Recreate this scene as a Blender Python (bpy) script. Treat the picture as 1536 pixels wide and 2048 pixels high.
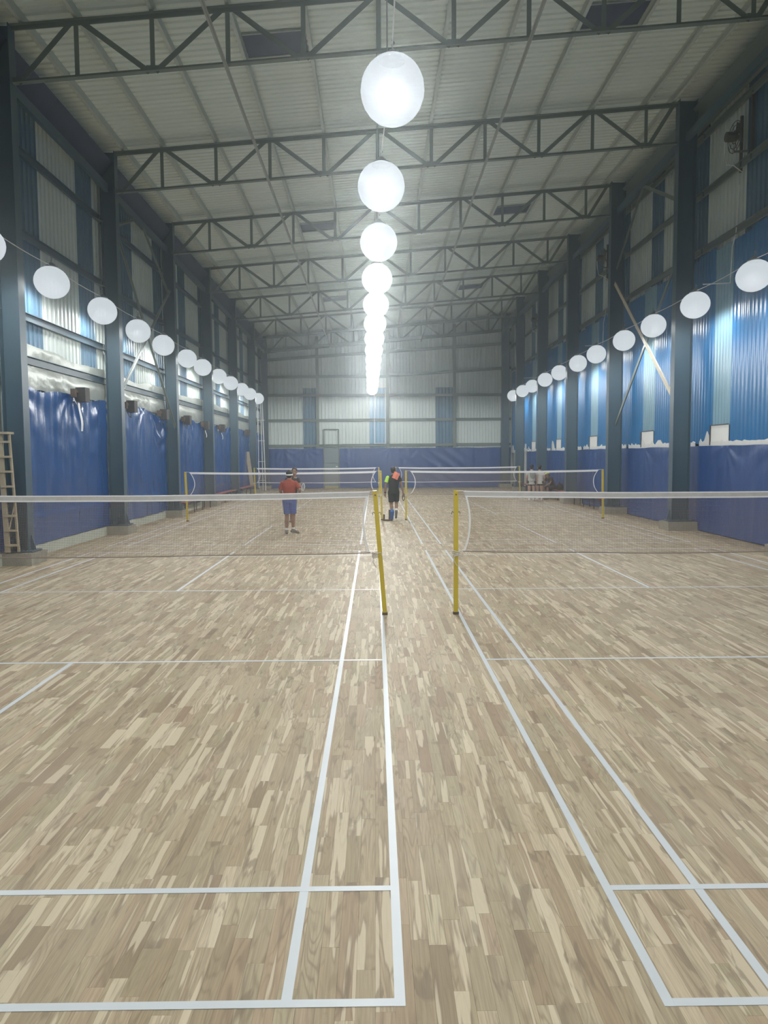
import bpy, bmesh, math, random
from mathutils import Vector, Matrix, noise

sc = bpy.context.scene
for o in list(bpy.data.objects):
    bpy.data.objects.remove(o)
COL = sc.collection
rnd = random.Random(7)

# ------------------------------------------------------------------ camera
cd = bpy.data.cameras.new('camera')
cd.sensor_fit = 'HORIZONTAL'
cd.sensor_width = 36.0
cd.lens = 1534.63 * 36.0 / 1536.0
cd.clip_start, cd.clip_end = 0.05, 200
cam = bpy.data.objects.new('camera', cd)
COL.objects.link(cam)
cR = Vector((0.99991192, -0.01169815, -0.00627002))
cU = Vector((0.00710697, 0.07293302, 0.99731152))
cF = Vector((0.0112094, 0.99726823, -0.07300973))
mw = Matrix((cR, cU, -cF)).transposed().to_4x4()
mw.translation = (0, 0, 1.9843)
cam.matrix_world = mw
sc.camera = cam

# ------------------------------------------------------------------ world, haze added for lens glow, exposure
GLOW_HAZE = 0.0036  # scattering put into the air to imitate lens glow around the lamps
wd = bpy.data.worlds.new('world')
sc.world = wd
wd.use_nodes = True
wn = wd.node_tree.nodes
wl = wd.node_tree.links
wn['Background'].inputs[0].default_value = (0.02, 0.025, 0.03, 1)
wn['Background'].inputs[1].default_value = 0.2
vs = wn.new('ShaderNodeVolumeScatter')
vs.inputs['Color'].default_value = (0.86, 0.95, 1.0, 1)
vs.inputs['Density'].default_value = GLOW_HAZE
vs.inputs['Anisotropy'].default_value = 0.88
wl.new(vs.outputs[0], wn['World Output'].inputs['Volume'])
sc.view_settings.view_transform = 'Standard'
sc.view_settings.look = 'None'
sc.view_settings.gamma = 1.0
sc.view_settings.use_curve_mapping = False
sc.view_settings.exposure = 0.08
LAMP_SIDE, LAMP_MID = 125.0, 240.0
try:
    sc.cycles.use_denoising = True
    sc.cycles.use_light_tree = False
    sc.cycles.max_bounces = 5
    sc.cycles.diffuse_bounces = 3
    sc.cycles.adaptive_threshold = 0.04
    sc.cycles.glossy_bounces = 2
    sc.cycles.volume_bounces = 1
    sc.cycles.transparent_max_bounces = 24
    sc.cycles.sample_clamp_indirect = 6.0
except Exception:
    pass

# ------------------------------------------------------------------ hall dimensions (metres; x right, y along the hall, z up)
XL, XR = -6.48, 7.72            # inner faces of the columns
CL, CR = -6.98, 8.52            # cladding planes
Y0, Y1 = -3.0, 47.5             # back and far wall
BAY = 5.55
CY = [14.45 + BAY * i for i in range(-3, 6)]      # column lines
def zb(x, y):                   # truss bottom chord (and everything parallel to it)
    return 8.72 + 0.083 * (x + 6.48) - 0.0155 * (y - 14.45)

# ------------------------------------------------------------------ materials
def new_mat(name):
    m = bpy.data.materials.new(name)
    m.use_nodes = True
    return m, m.node_tree.nodes, m.node_tree.links, m.node_tree.nodes['Principled BSDF']

def plain(name, col, rough=0.5, metal=0.0, var=0.12, scale=3.0, bump=0.0, bscale=60, spec=0.5, trans=0.0):
    """one colour with a soft mottling of wear and an optional fine relief"""
    m, n, l, b = new_mat(name)
    tc = n.new('ShaderNodeNewGeometry')
    nz = n.new('ShaderNodeTexNoise')
    nz.inputs['Scale'].default_value = scale
    nz.inputs['Detail'].default_value = 4
    l.new(tc.outputs['Position'], nz.inputs['Vector'])
    mx = n.new('ShaderNodeMix'); mx.data_type = 'RGBA'
    mx.inputs[6].default_value = tuple(c * (1 - var) for c in col) + (1,)
    mx.inputs[7].default_value = tuple(min(1, c * (1 + var)) for c in col) + (1,)
    l.new(nz.outputs[0], mx.inputs[0])
    l.new(mx.outputs[2], b.inputs['Base Color'])
    b.inputs['Roughness'].default_value = rough
    b.inputs['Metallic'].default_value = metal
    b.inputs['Specular IOR Level'].default_value = spec
    if bump:
        nb = n.new('ShaderNodeTexNoise'); nb.inputs['Scale'].default_value = bscale
        l.new(tc.outputs['Position'], nb.inputs['Vector'])
        bp = n.new('ShaderNodeBump'); bp.inputs['Strength'].default_value = bump
        bp.inputs['Distance'].default_value = 0.02
        l.new(nb.outputs[0], bp.inputs['Height'])
        l.new(bp.outputs[0], b.inputs['Normal'])
    return m

def emissive(name, col, s):
    m, n, l, b = new_mat(name)
    b.inputs['Base Color'].default_value = (0.02, 0.02, 0.02, 1)
    b.inputs['Emission Color'].default_value = col + (1,)
    b.inputs['Emission Strength'].default_value = s
    return m

def opal(name, col, s, clear):
    """thin frosted glass: glows evenly and lets part of the light of the lamp inside through"""
    m, n, l, b = new_mat(name)
    n.remove(b)
    e = n.new('ShaderNodeEmission'); e.inputs[0].default_value = col + (1,); e.inputs[1].default_value = s
    t = n.new('ShaderNodeBsdfTransparent'); x = n.new('ShaderNodeMixShader'); x.inputs[0].default_value = clear
    l.new(e.outputs[0], x.inputs[1]); l.new(t.outputs[0], x.inputs[2]); l.new(x.outputs[0], n['Material Output'].inputs['Surface'])
    return m

def wood_floor(name, use_attr):
    m, n, l, b = new_mat(name)
    geo = n.new('ShaderNodeNewGeometry')
    if use_attr:
        r = n.new('ShaderNodeAttribute'); r.attribute_name = 'tone'; rv = r.outputs['Fac']
    else:
        r = n.new('ShaderNodeObjectInfo'); rv = r.outputs['Random']
    def math_(op, a, bb=None, c=None):
        k = n.new('ShaderNodeMath'); k.operation = op
        for i, v in enumerate((a, bb, c)):
            if v is None: continue
            if isinstance(v, (int, float)): k.inputs[i].default_value = v
            else: l.new(v, k.inputs[i])
        return k.outputs[0]
    off = n.new('ShaderNodeCombineXYZ')
    l.new(math_('MULTIPLY', rv, 53.7), off.inputs[0])
    l.new(math_('MULTIPLY', rv, 211.3), off.inputs[1])
    l.new(math_('MULTIPLY', rv, 97.1), off.inputs[2])
    add = n.new('ShaderNodeVectorMath'); add.operation = 'ADD'
    l.new(geo.outputs['Position'], add.inputs[0]); l.new(off.outputs[0], add.inputs[1])
    def noise_(sx, sy, detail=3, rough=0.55, dist=0.0):
        mp = n.new('ShaderNodeVectorMath'); mp.operation = 'MULTIPLY'
        l.new(add.outputs[0], mp.inputs[0]); mp.inputs[1].default_value = (sx, sy, 1)
        k = n.new('ShaderNodeTexNoise'); k.inputs['Scale'].default_value = 1
        k.inputs['Detail'].default_value = detail; k.inputs['Roughness'].default_value = rough
        k.inputs['Distortion'].default_value = dist
        l.new(mp.outputs[0], k.inputs['Vector'])
        return k.outputs[0]
    def ramp(v, pts):
        k = n.new('ShaderNodeValToRGB')
        e = k.color_ramp.elements
        while len(e) < len(pts): e.new(0.5)
        for el, (p, c) in zip(e, pts):
            el.position = p; el.color = (c if len(c) == 4 else c + (1,))
        l.new(v, k.inputs[0]); return k.outputs[0]
    def mixc(f, a, c, mode='MIX'):
        k = n.new('ShaderNodeMix'); k.data_type = 'RGBA'; k.blend_type = mode
        if isinstance(f, (int, float)): k.inputs[0].default_value = f
        else: l.new(f, k.inputs[0])
        for i, v in ((6, a), (7, c)):
            if isinstance(v, tuple): k.inputs[i].default_value = v + (1,)
            else: l.new(v, k.inputs[i])
        return k.outputs[2]
    # tone of the board
    base = ramp(rv, [(0.0, (0.25, 0.185, 0.115)), (0.13, (0.42, 0.335, 0.22)), (0.30, (0.335, 0.26, 0.165)), (0.45, (0.45, 0.375, 0.255)),
                     (0.58, (0.36, 0.30, 0.195)), (0.72, (0.50, 0.415, 0.285)), (0.84, (0.40, 0.305, 0.20)), (0.93, (0.60, 0.51, 0.365)), (1.0, (0.30, 0.23, 0.15))])
    hue = math_('FRACT', math_('MULTIPLY', rv, 17.31))
    base = mixc(math_('MULTIPLY', ramp_v(n, l, hue, 0.70, 0.95), 0.32), base, (0.40, 0.36, 0.225))
    base = mixc(math_('MULTIPLY', ramp_v(n, l, hue, 0.28, 0.05), 0.45), base, (0.40, 0.275, 0.185))
    # cathedral figure: bands of a stretched, warped field
    fig = noise_(9, 1.1, 2, 0.45, 0.5)
    band = math_('SINE', math_('MULTIPLY', fig, 78.0))
    band = math_('MULTIPLY_ADD', band, 0.5, 0.5)
    band = math_('POWER', band, 3.5)
    wear0 = noise_(6, 1.3, 2)
    band = math_('MULTIPLY', band, ramp_v(n, l, wear0, 0.42, 0.62))
    col = mixc(math_('MULTIPLY', band, 0.58), base, (0.20, 0.15, 0.095))
    # fine straight grain
    gr = noise_(150, 4.0, 3, 0.6)
    col = mixc(math_('MULTIPLY', math_('SUBTRACT', 1.0, ramp_v(n, l, gr, 0.36, 0.62)), 0.38), col, (0.19, 0.14, 0.09))
    # pale sapwood with a wandering edge
    sap = noise_(15, 0.75, 3, 0.45, 0.25)
    col = mixc(math_('MULTIPLY', ramp_v(n, l, sap, 0.575, 0.60), 0.62), col, (0.63, 0.545, 0.40))
    col = mixc(math_('MULTIPLY', math_('SUBTRACT', ramp_v(n, l, sap, 0.555, 0.575), ramp_v(n, l, sap, 0.575, 0.60)), 0.40), col, (0.20, 0.15, 0.10))
    # darker heart patches and knots
    drk = noise_(12, 2.6, 3, 0.5, 0.8)
    col = mixc(math_('MULTIPLY', ramp_v(n, l, drk, 0.60, 0.67), 0.65), col, (0.19, 0.145, 0.095))
    # traffic wear, large and soft
    wear = n.new('ShaderNodeTexNoise'); wear.inputs['Scale'].default_value = 0.8
    l.new(geo.outputs['Position'], wear.inputs['Vector'])
    col = mixc(math_('MULTIPLY', ramp_v(n, l, wear.outputs[0], 0.45, 0.75), 0.16), col, (0.56, 0.50, 0.41))
    l.new(col, b.inputs['Base Color'])
    l.new(math_('MULTIPLY_ADD', gr, 0.14, 0.50), b.inputs['Roughness'])
    b.inputs['Specular IOR Level'].default_value = 0.24
    bp = n.new('ShaderNodeBump'); bp.inputs['Strength'].default_value = 0.10; bp.inputs['Distance'].default_value = 0.002
    l.new(gr, bp.inputs['Height']); l.new(bp.outputs[0], b.inputs['Normal'])
    return m

def ramp_v(n, l, v, a, b_):
    k = n.new('ShaderNodeMapRange'); k.inputs['From Min'].default_value = a; k.inputs['From Max'].default_value = b_
    l.new(v, k.inputs['Value']); return k.outputs[0]

M = {}
M['plank'] = wood_floor('oak strip board', False)
M['plank_field'] = wood_floor('oak strip boards', True)
M['slab'] = plain('dark screed', (0.10, 0.085, 0.065), 0.9)
M['line'] = plain('white court paint', (0.54, 0.57, 0.60), 0.42, var=0.05, scale=6)
M['steel'] = plain('blue grey column paint', (0.056, 0.098, 0.132), 0.42, var=0.10, scale=2)
M['truss'] = plain('grey green truss paint', (0.145, 0.18, 0.165), 0.5, var=0.08, scale=2)
M['tie'] = plain('galvanised tie', (0.32, 0.35, 0.34), 0.45, 0.3)
M['purlin'] = plain('grey primer purlin', (0.50, 0.56, 0.52), 0.6, 0.0)
M['roof'] = plain('bare roof sheet', (0.72, 0.81, 0.76), 0.5, 0.0, var=0.06, scale=0.7)
M['clad'] = plain('pale grey cladding', (0.55, 0.62, 0.605), 0.42, 0.0, var=0.06, scale=0.8)
M['trans'] = plain('blue fibre sheet', (0.10, 0.185, 0.27), 0.22, 0.0, var=0.12, scale=1.2)
M['translite'] = plain('sky blue fibre sheet', (0.17, 0.34, 0.50), 0.3, 0.0, var=0.1, scale=1.2)
M['blue'] = plain('blue painted sheet', (0.022, 0.150, 0.36), 0.24, 0.0, var=0.16, scale=1.3)
M['pale'] = plain('weathered clear sheet', (0.19, 0.33, 0.42), 0.24, 0.0, var=0.15, scale=2)
M['navy'] = plain('dark navy fascia', (0.045, 0.058, 0.105), 0.6, var=0.3, scale=2)
M['tarp'] = plain('blue tarpaulin', (0.012, 0.070, 0.235), 0.27, 0.0, var=0.22, scale=1.4, bump=0.12, bscale=14)
M['tarp2'] = plain('deep blue tarpaulin', (0.018, 0.062, 0.215), 0.33, 0.0, var=0.18, scale=1.2, bump=0.22, bscale=9)
M['foil'] = plain('silver packing film', (0.37, 0.40, 0.37), 0.34, 0.2, var=0.14, scale=2.5, bump=0.35, bscale=9)
M['concrete'] = plain('rough concrete', (0.30, 0.285, 0.235), 0.9, var=0.25, scale=6, bump=0.5)
M['plinth'] = plain('limewashed plinth', (0.50, 0.53, 0.46), 0.85, var=0.16, scale=4, bump=0.3)
M['white'] = plain('white paint', (0.74, 0.75, 0.74), 0.5, var=0.05)
M['jag'] = plain('white primer', (0.66, 0.67, 0.66), 0.6, var=0.10, scale=8)
M['yellow'] = plain('yellow post paint', (0.52, 0.40, 0.035), 0.38, var=0.10, scale=9)
M['rust'] = plain('worn brown metal', (0.10, 0.072, 0.055), 0.8, var=0.4, scale=25)
M['tape'] = plain('white net tape', (0.72, 0.72, 0.74), 0.7, var=0.08, scale=20)
M['hem_fill'] = plain('grey net tape', (0.46, 0.45, 0.45), 0.8, var=0.2, scale=12)
M['cord'] = plain('brown net cord', (0.24, 0.185, 0.155), 0.8)
M['rope'] = plain('off white rope', (0.58, 0.53, 0.46), 0.85, var=0.2, scale=60)
M['door'] = plain('grey door leaf', (0.17, 0.215, 0.235), 0.4, var=0.08)
M['bench'] = plain('red bench plank', (0.30, 0.085, 0.075), 0.55, var=0.2)
M['black'] = plain('black steel', (0.022, 0.024, 0.026), 0.5)
M['dark'] = plain('dark equipment case', (0.05, 0.046, 0.043), 0.65, var=0.4, scale=14)
M['ladder'] = plain('raw timber', (0.42, 0.36, 0.25), 0.65, var=0.2, scale=9)
M['cream'] = plain('cream steel', (0.66, 0.60, 0.46), 0.45, var=0.12)  # one right-hand brace, coloured far paler than the other braces
M['fan'] = plain('fan casting', (0.10, 0.105, 0.085), 0.6, var=0.2)
M['alu'] = plain('lamp housing', (0.30, 0.31, 0.32), 0.45, 0.6)
CLEAR = 0.05
M['diff'] = opal('opal lamp glass', (0.68, 0.75, 0.79), 0.80, CLEAR)
M['yellowish'] = plain('ochre sill', (0.36, 0.33, 0.17), 0.7)
def fabric(name, col): return plain(name, col, 0.85, var=0.16, scale=18, spec=0.2)
M['skin'] = plain('skin', (0.26, 0.145, 0.095), 0.55, var=0.08)
M['skin2'] = plain('light skin', (0.42, 0.26, 0.19), 0.55, var=0.08)
M['hair'] = plain('black hair', (0.012, 0.011, 0.011), 0.6, var=0.4, scale=40)
M['f_red'] = fabric('rust red shirt', (0.27, 0.062, 0.042))
M['f_blue'] = fabric('blue shorts', (0.062, 0.115, 0.33))
M['f_black'] = fabric('black sportswear', (0.018, 0.020, 0.018))
M['f_char'] = fabric('charcoal shirt', (0.040, 0.036, 0.036))
M['f_lime'] = fabric('lime sleeve', (0.48, 0.80, 0.10))
M['f_coral'] = fabric('coral towel', (0.66, 0.20, 0.13))
M['f_grey'] = fabric('light grey top', (0.48, 0.49, 0.45))
M['f_white'] = fabric('off white top', (0.62, 0.61, 0.56))
M['f_slate'] = fabric('slate grey pack', (0.25, 0.27, 0.26))
M['s_blue'] = plain('blue shoe', (0.05, 0.15, 0.42), 0.5, var=0.5, scale=45)
M['s_grey'] = plain('grey shoe', (0.16, 0.15, 0.13), 0.6, var=0.5, scale=40)
M['s_white'] = plain('white shoe', (0.72, 0.72, 0.70), 0.55)
M['cap'] = fabric('yellow green cap', (0.50, 0.58, 0.12))

# ------------------------------------------------------------------ object helpers
WLOC = {}
def put(o, loc, parent=None):
    """link o at a world place, under parent if given (roots are never rotated)"""
    COL.objects.link(o)
    loc = Vector(loc)
    WLOC[o.name] = loc
    if parent is not None:
        o.parent = parent
        o.location = loc - WLOC[parent.name]
    else:
        o.location = loc
    return o
def tag(o, label=None, cat=None, group=None, kind=None):
    if label: o['label'] = label
    if cat: o['category'] = cat
    if group: o['group'] = group
    if kind: o['kind'] = kind
    return o
def empty(name, loc, label=None, cat=None, group=None, kind=None):
    o = bpy.data.objects.new(name, None)
    o.empty_display_size = 0.2
    put(o, loc)
    return tag(o, label, cat, group, kind)
def dup(o, delta, label=None, parent=None):
    """a copy of a thing, its parts and sub-parts, moved by delta"""
    c = o.copy(); COL.objects.link(c)
    if parent is None:
        c.location = o.location + Vector(delta); WLOC[c.name] = WLOC[o.name] + Vector(delta)
        if label: c['label'] = label
    else:
        c.parent = parent
        WLOC[c.name] = WLOC[o.name] + Vector(delta)
    for ch in list(o.children):
        dup(ch, delta, parent=c)
    return c

class MB:
    def __init__(s): s.v = []; s.f = []
    def add(s, vs, fs):
        k = len(s.v); s.v += [tuple(v) for v in vs]; s.f += [tuple(i + k for i in f) for f in fs]; return s
    def box(s, a, b):
        x0, y0, z0 = a; x1, y1, z1 = b
        return s.add([(x0, y0, z0), (x1, y0, z0), (x1, y1, z0), (x0, y1, z0), (x0, y0, z1), (x1, y0, z1), (x1, y1, z1), (x0, y1, z1)],
                     [(0, 3, 2, 1), (4, 5, 6, 7), (0, 1, 5, 4), (1, 2, 6, 5), (2, 3, 7, 6), (3, 0, 4, 7)])
    def frame(s, p0, p1, up):
        d = (Vector(p1) - Vector(p0)).normalized(); up = Vector(up)
        if abs(d.dot(up)) > 0.98: up = Vector((0, 1, 0)) if abs(d.y) < 0.9 else Vector((1, 0, 0))
        x = d.cross(up).normalized(); return d, x, x.cross(d).normalized()
    def sweep(s, prof, p0, p1, up=(0, 0, 1), cap=True):
        """extrude a closed 2D outline (side, up) from p0 to p1"""
        d, x, y = s.frame(p0, p1, up); p0, p1 = Vector(p0), Vector(p1); n = len(prof)
        vs = [p0 + x * a + y * b for a, b in prof] + [p1 + x * a + y * b for a, b in prof]
        fs = [(i, (i + 1) % n, n + (i + 1) % n, n + i) for i in range(n)]
        if cap: fs += [tuple(reversed(range(n))), tuple(range(n, 2 * n))]
        return s.add(vs, fs)
    def bar(s, p0, p1, w, h, up=(0, 0, 1)):
        return s.sweep([(-w / 2, -h / 2), (w / 2, -h / 2), (w / 2, h / 2), (-w / 2, h / 2)], p0, p1, up)
    def angle(s, p0, p1, w, t=0.008, up=(0, 0, 1)):
        """double angle (T) section"""
        return s.sweep([(-w, 0), (w, 0), (w, t), (t, t), (t, w), (-t, w), (-t, t), (-w, t)], p0, p1, up)
    def chan(s, p0, p1, w, h, t=0.008, up=(0, 0, 1), flip=1):
        """C section, web on the +side (flip)"""
        f = flip
        pr = [(f * w / 2, -h / 2), (f * w / 2, h / 2), (-f * w / 2, h / 2), (-f * w / 2, h / 2 - t), (f * (w / 2 - t), h / 2 - t),
              (f * (w / 2 - t), -h / 2 + t), (-f * w / 2, -h / 2 + t), (-f * w / 2, -h / 2)]
        return s.sweep(pr, p0, p1, up)
    def tube(s, pts, r, n=8, cap=True):
        pts = [Vector(p) for p in pts]; k0 = len(s.v); m = len(pts)
        rs = r if isinstance(r, (list, tuple)) else [r] * m
        for i, p in enumerate(pts):
            d = pts[min(i + 1, m - 1)] - pts[max(i - 1, 0)]
            _, x, y = s.frame((0, 0, 0), d, (0, 0, 1))
            s.v += [tuple(p + (x * math.cos(a) + y * math.sin(a)) * rs[i]) for a in (2 * math.pi * j / n for j in range(n))]
        for i in range(m - 1):
            for j in range(n):
                a = k0 + i * n + j; b = k0 + i * n + (j + 1) % n
                s.f.append((a, b, b + n, a + n))
        if cap:
            s.f.append(tuple(k0 + j for j in reversed(range(n)))); s.f.append(tuple(k0 + (m - 1) * n + j for j in range(n)))
        return s
    def lathe(s, c, prof, n=16):
        """surface of revolution about the vertical through c; prof = [(r, z)...]"""
        c = Vector(c); k0 = len(s.v); m = len(prof)
        for r, z in prof:
            s.v += [(c.x + r * math.cos(a), c.y + r * math.sin(a), c.z + z) for a in (2 * math.pi * j / n for j in range(n))]
        for i in range(m - 1):
            for j in range(n):
                a = k0 + i * n + j; b = k0 + i * n + (j + 1) % n
                s.f.append((a, b, b + n, a + n))
        s.f.append(tuple(k0 + j for j in reversed(range(n)))); s.f.append(tuple(k0 + (m - 1) * n + j for j in range(n)))
        return s
    def ball(s, c, r, n=10, m=6):
        rx, ry, rz = r if isinstance(r, tuple) else (r, r, r)
        c = Vector(c); k0 = len(s.v)
        s.v.append((c.x, c.y, c.z - rz))
        for i in range(1, m):
            t = -math.pi / 2 + math.pi * i / m
            s.v += [(c.x + rx * math.cos(t) * math.cos(a), c.y + ry * math.cos(t) * math.sin(a), c.z + rz * math.sin(t)) for a in (2 * math.pi * j / n for j in range(n))]
        s.v.append((c.x, c.y, c.z + rz)); top = len(s.v) - 1
        for j in range(n):
            s.f.append((k0, k0 + 1 + (j + 1) % n, k0 + 1 + j)); q = k0 + 1 + (m - 2) * n
            s.f.append((top, q + j, q + (j + 1) % n))
        for i in range(m - 2):
            for j in range(n):
                a = k0 + 1 + i * n + j; b = k0 + 1 + i * n + (j + 1) % n
                s.f.append((a, b, b + n, a + n))
        return s
    def grid(s, fn, nu, nv):
        k0 = len(s.v)
        for j in range(nv + 1):
            for i in range(nu + 1): s.v.append(tuple(fn(i / nu, j / nv)))
        for j in range(nv):
            for i in range(nu):
                a = k0 + j * (nu + 1) + i; s.f.append((a, a + 1, a + nu + 2, a + nu + 1))
        return s
    def mesh(s, name, mat, origin=(0, 0, 0), smooth=False):
        o = Vector(origin); me = bpy.data.meshes.new(name)
        me.from_pydata([(v[0] - o.x, v[1] - o.y, v[2] - o.z) for v in s.v], [], s.f)
        me.materials.append(mat)
        if smooth: me.polygons.foreach_set('use_smooth', [True] * len(me.polygons))
        me.update(); return me
    def build(s, name, mat, parent=None, at=None, smooth=False):
        """one object; its origin is at, or the middle of its foot"""
        if at is None:
            xs = [v[0] for v in s.v]; ys = [v[1] for v in s.v]; zs = [v[2] for v in s.v]
            at = ((min(xs) + max(xs)) / 2, (min(ys) + max(ys)) / 2, min(zs))
        me = s.mesh(name, mat, at, smooth)
        return put(bpy.data.objects.new(name, me), at, parent)

ORD = ['first', 'second', 'third', 'fourth', 'fifth', 'sixth', 'seventh', 'eighth', 'ninth', 'tenth', 'eleventh', 'twelfth', 'thirteenth', 'fourteenth']

# ================================================================== FLOOR
FX0, FX1 = -7.2, 8.6
floor = MB().box((FX0, Y0, -0.12), (FX1, Y1 + 0.1, -0.012)).build('floor', M['slab'])
tag(floor, kind='structure')
PW = 0.0726
rows = int((FX1 - FX0) / PW)
LENS = [0.28, 0.36, 0.44, 0.52, 0.62, 0.74, 0.88]
planks = []
for i in range(rows):
    x0 = FX0 + i * PW
    y = Y0 - rnd.random() * 0.6
    while y < Y1:
        L = rnd.choice(LENS)
        planks.append((x0, y, L)); y += L
def in_view(x, y, z=0.0, m=0):
    v = Vector((x, y, z)) - cam.location
    d = v.dot(cF)
    if d < 0.3: return None
    px = 768 + 1534.63 * v.dot(cR) / d; py = 1024 - 1534.63 * v.dot(cU) / d
    return (px, py, d) if (-m < px < 1536 + m and -m < py < 2048 + m) else None
near = []
for k, (x0, y, L) in enumerate(planks):
    best = None
    for t in (0.1, 0.5, 0.9):
        w = in_view(x0 + PW / 2, y + L * t)
        if w: best = max(best or 0, L / w[2] ** 3)
    if best: near.append((best, k))
near.sort(reverse=True)
chosen = set(k for _, k in near[:298])
plank_mesh = {}
G = 0.0003
for L in LENS:
    b = MB().box((-PW / 2 + G, 0 + G, -0.012), (PW / 2 - G, L - G, 0.0))
    plank_mesh[L] = b.mesh('plank', M['plank'])
fm = MB(); tones = []
for k, (x0, y, L) in enumerate(planks):
    dz = rnd.uniform(-0.0004, 0.0)
    if k in chosen:
        o = bpy.data.objects.new('plank', plank_mesh[L])
        put(o, (x0 + PW / 2, y, dz), floor)
    else:
        a, c, d, e = x0 + G, x0 + PW - G, y + G, min(y + L, Y1) - G
        fm.add([(a, d, -0.012), (c, d, -0.012), (c, e, -0.012), (a, e, -0.012), (a, d, dz), (c, d, dz), (c, e, dz), (a, e, dz)],
               [(4, 5, 6, 7), (0, 1, 5, 4), (1, 2, 6, 5), (2, 3, 7, 6), (3, 0, 4, 7)])
        tones += [rnd.random()] * 5
field = fm.build('plank_field', M['plank_field'], floor, at=(0, 0, 0))
at_ = field.data.attributes.new('tone', 'FLOAT', 'FACE'); at_.data.foreach_set('value', tones)
field['kind'] = 'stuff'

# painted court lines, each its own strip of paint on the boards
def line(x0, y0, x1, y1, w=0.04):
    z = 0.0006 if x0 == x1 else 0.0011
    p0, p1 = Vector((x0, y0, z)), Vector((x1, y1, z))
    b = MB().bar(p0, p1, w, 0.0016)
    b.build('court_line', M['line'], floor)
def court(xe, ys, s):
    """xe = doubles side line by the middle gap, s = -1 for the court on the left, +1 on the right"""
    W, L, al = 6.1, 13.4, 0.435
    h = 0.02
    X = lambda d: xe + s * d
    for d in (h, al, W - al, W - h): line(X(d), ys, X(d), ys + L)
    for d in (h, 0.76, L - 0.76, L - h): line(X(0.04), ys + d, X(W - 0.04), ys + d)
    for d in (4.72, L - 4.72): line(X(0.04), ys + d, X(W - 0.04), ys + d)
    line(X(W / 2), ys, X(W / 2), ys + 4.72); line(X(W / 2), ys + L - 4.72, X(W / 2), ys + L)
for ys in (2.634, 17.15, 31.0):
    court(0.097, ys, -1); court(1.030, ys - 0.02, 1)

# ================================================================== WALLS
def ribbed(width, z0, z1, pitch=0.206, depth=0.03, wave=False, skew=0.0):
    """a vertical sheet in the local y (along) / x (depth) frame, ribs standing towards +x"""
    n = max(1, round(width / pitch)); p = width / n; pts = []
    for i in range(n):
        a = i * p
        if wave:
            for t in range(6): pts.append((a + p * t / 6, depth * (0.5 - 0.5 * math.cos(2 * math.pi * t / 6))))
        else:
            pts += [(a, 0), (a + p * 0.78, 0), (a + p * 0.84, depth), (a + p * 0.94, depth)]
    pts.append((width, 0))
    vs = []; fs = []
    for i, (a, d) in enumerate(pts):
        vs += [(d, a, z0), (d, a, z1 + skew * a)]
        if i: k = 2 * i; fs.append((k - 2, k, k + 1, k - 1))
    return vs, fs
SHEET = {}
def sheet(name, mat, parent, side, at, width, z0, z1, wave=False, pitch=0.206, depth=0.03, skew=0.0):
    """side: which way the ribs stand: 'L' wall faces +x, 'R' wall faces -x, 'F' far wall faces -y"""
    key = (name, mat.name, side, round(width, 3), round(z0, 2), round(z1, 2), wave, round(skew, 4))
    me = SHEET.get(key)
    if me is None:
        vs, fs = ribbed(width, z0, z1, pitch, depth, wave, skew)
        if side == 'R': vs = [(-x, y, z) for x, y, z in vs]
        if side == 'F': vs = [(y, -x, z) for x, y, z in vs]
        m = MB(); m.add([(v[0], v[1], v[2] - z0) for v in vs], fs)
        me = m.mesh(name, mat, (0, 0, 0), wave); SHEET[key] = me
    return put(bpy.data.objects.new(name, me), (at[0], at[1], z0), parent)

wall_left = MB().box((CL - 0.22, Y0, -0.1), (CL - 0.02, Y1, 9.9)).build('wall_left', M['clad'])
wall_right = MB().box((CR + 0.02, Y0, -0.1), (CR + 0.22, Y1, 11.2)).build('wall_right', M['clad'])
wall_far = MB().box((CL - 0.2, Y1 + 0.02, -0.1), (CR + 0.2, Y1 + 0.22, 10.5)).build('wall_far', M['clad'])
wall_back = MB().box((CL - 0.2, Y0 - 0.2, -0.1), (CR + 0.2, Y0, 11.5)).build('wall_back', M['clad'])
for w in (wall_left, wall_right, wall_far, wall_back): tag(w, kind='structure')

SW = 1.03
ncl = int((Y1 - Y0) / SW)
for i in range(ncl + 1):
    y = 15.4 - 18 * SW + i * SW
    if y < Y0 + 0.0 or y + SW > Y1: continue
    blue = (i % 3 == 0)
    top = zb(CL, y) + 0.97
    sheet('translucent_sheet' if blue else 'cladding_sheet', M['trans' if blue else 'clad'], wall_left, 'L', (CL, y), SW, 0.25, round(top, 1))
SR = 1.0
for i in range(60):
    y = 16.85 - 19 * SR + i * SR
    if y < Y0 + 0.0 or y + SR > Y1: continue
    blue = ((i - 19) % 3 == 0)
    top = zb(CR, y) + 0.97
    sheet('translucent_sheet' if blue else 'cladding_sheet', M['trans' if blue else 'clad'], wall_right, 'R', (CR, y), SR, 6.8, round(top, 1))
    yb = y
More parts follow.
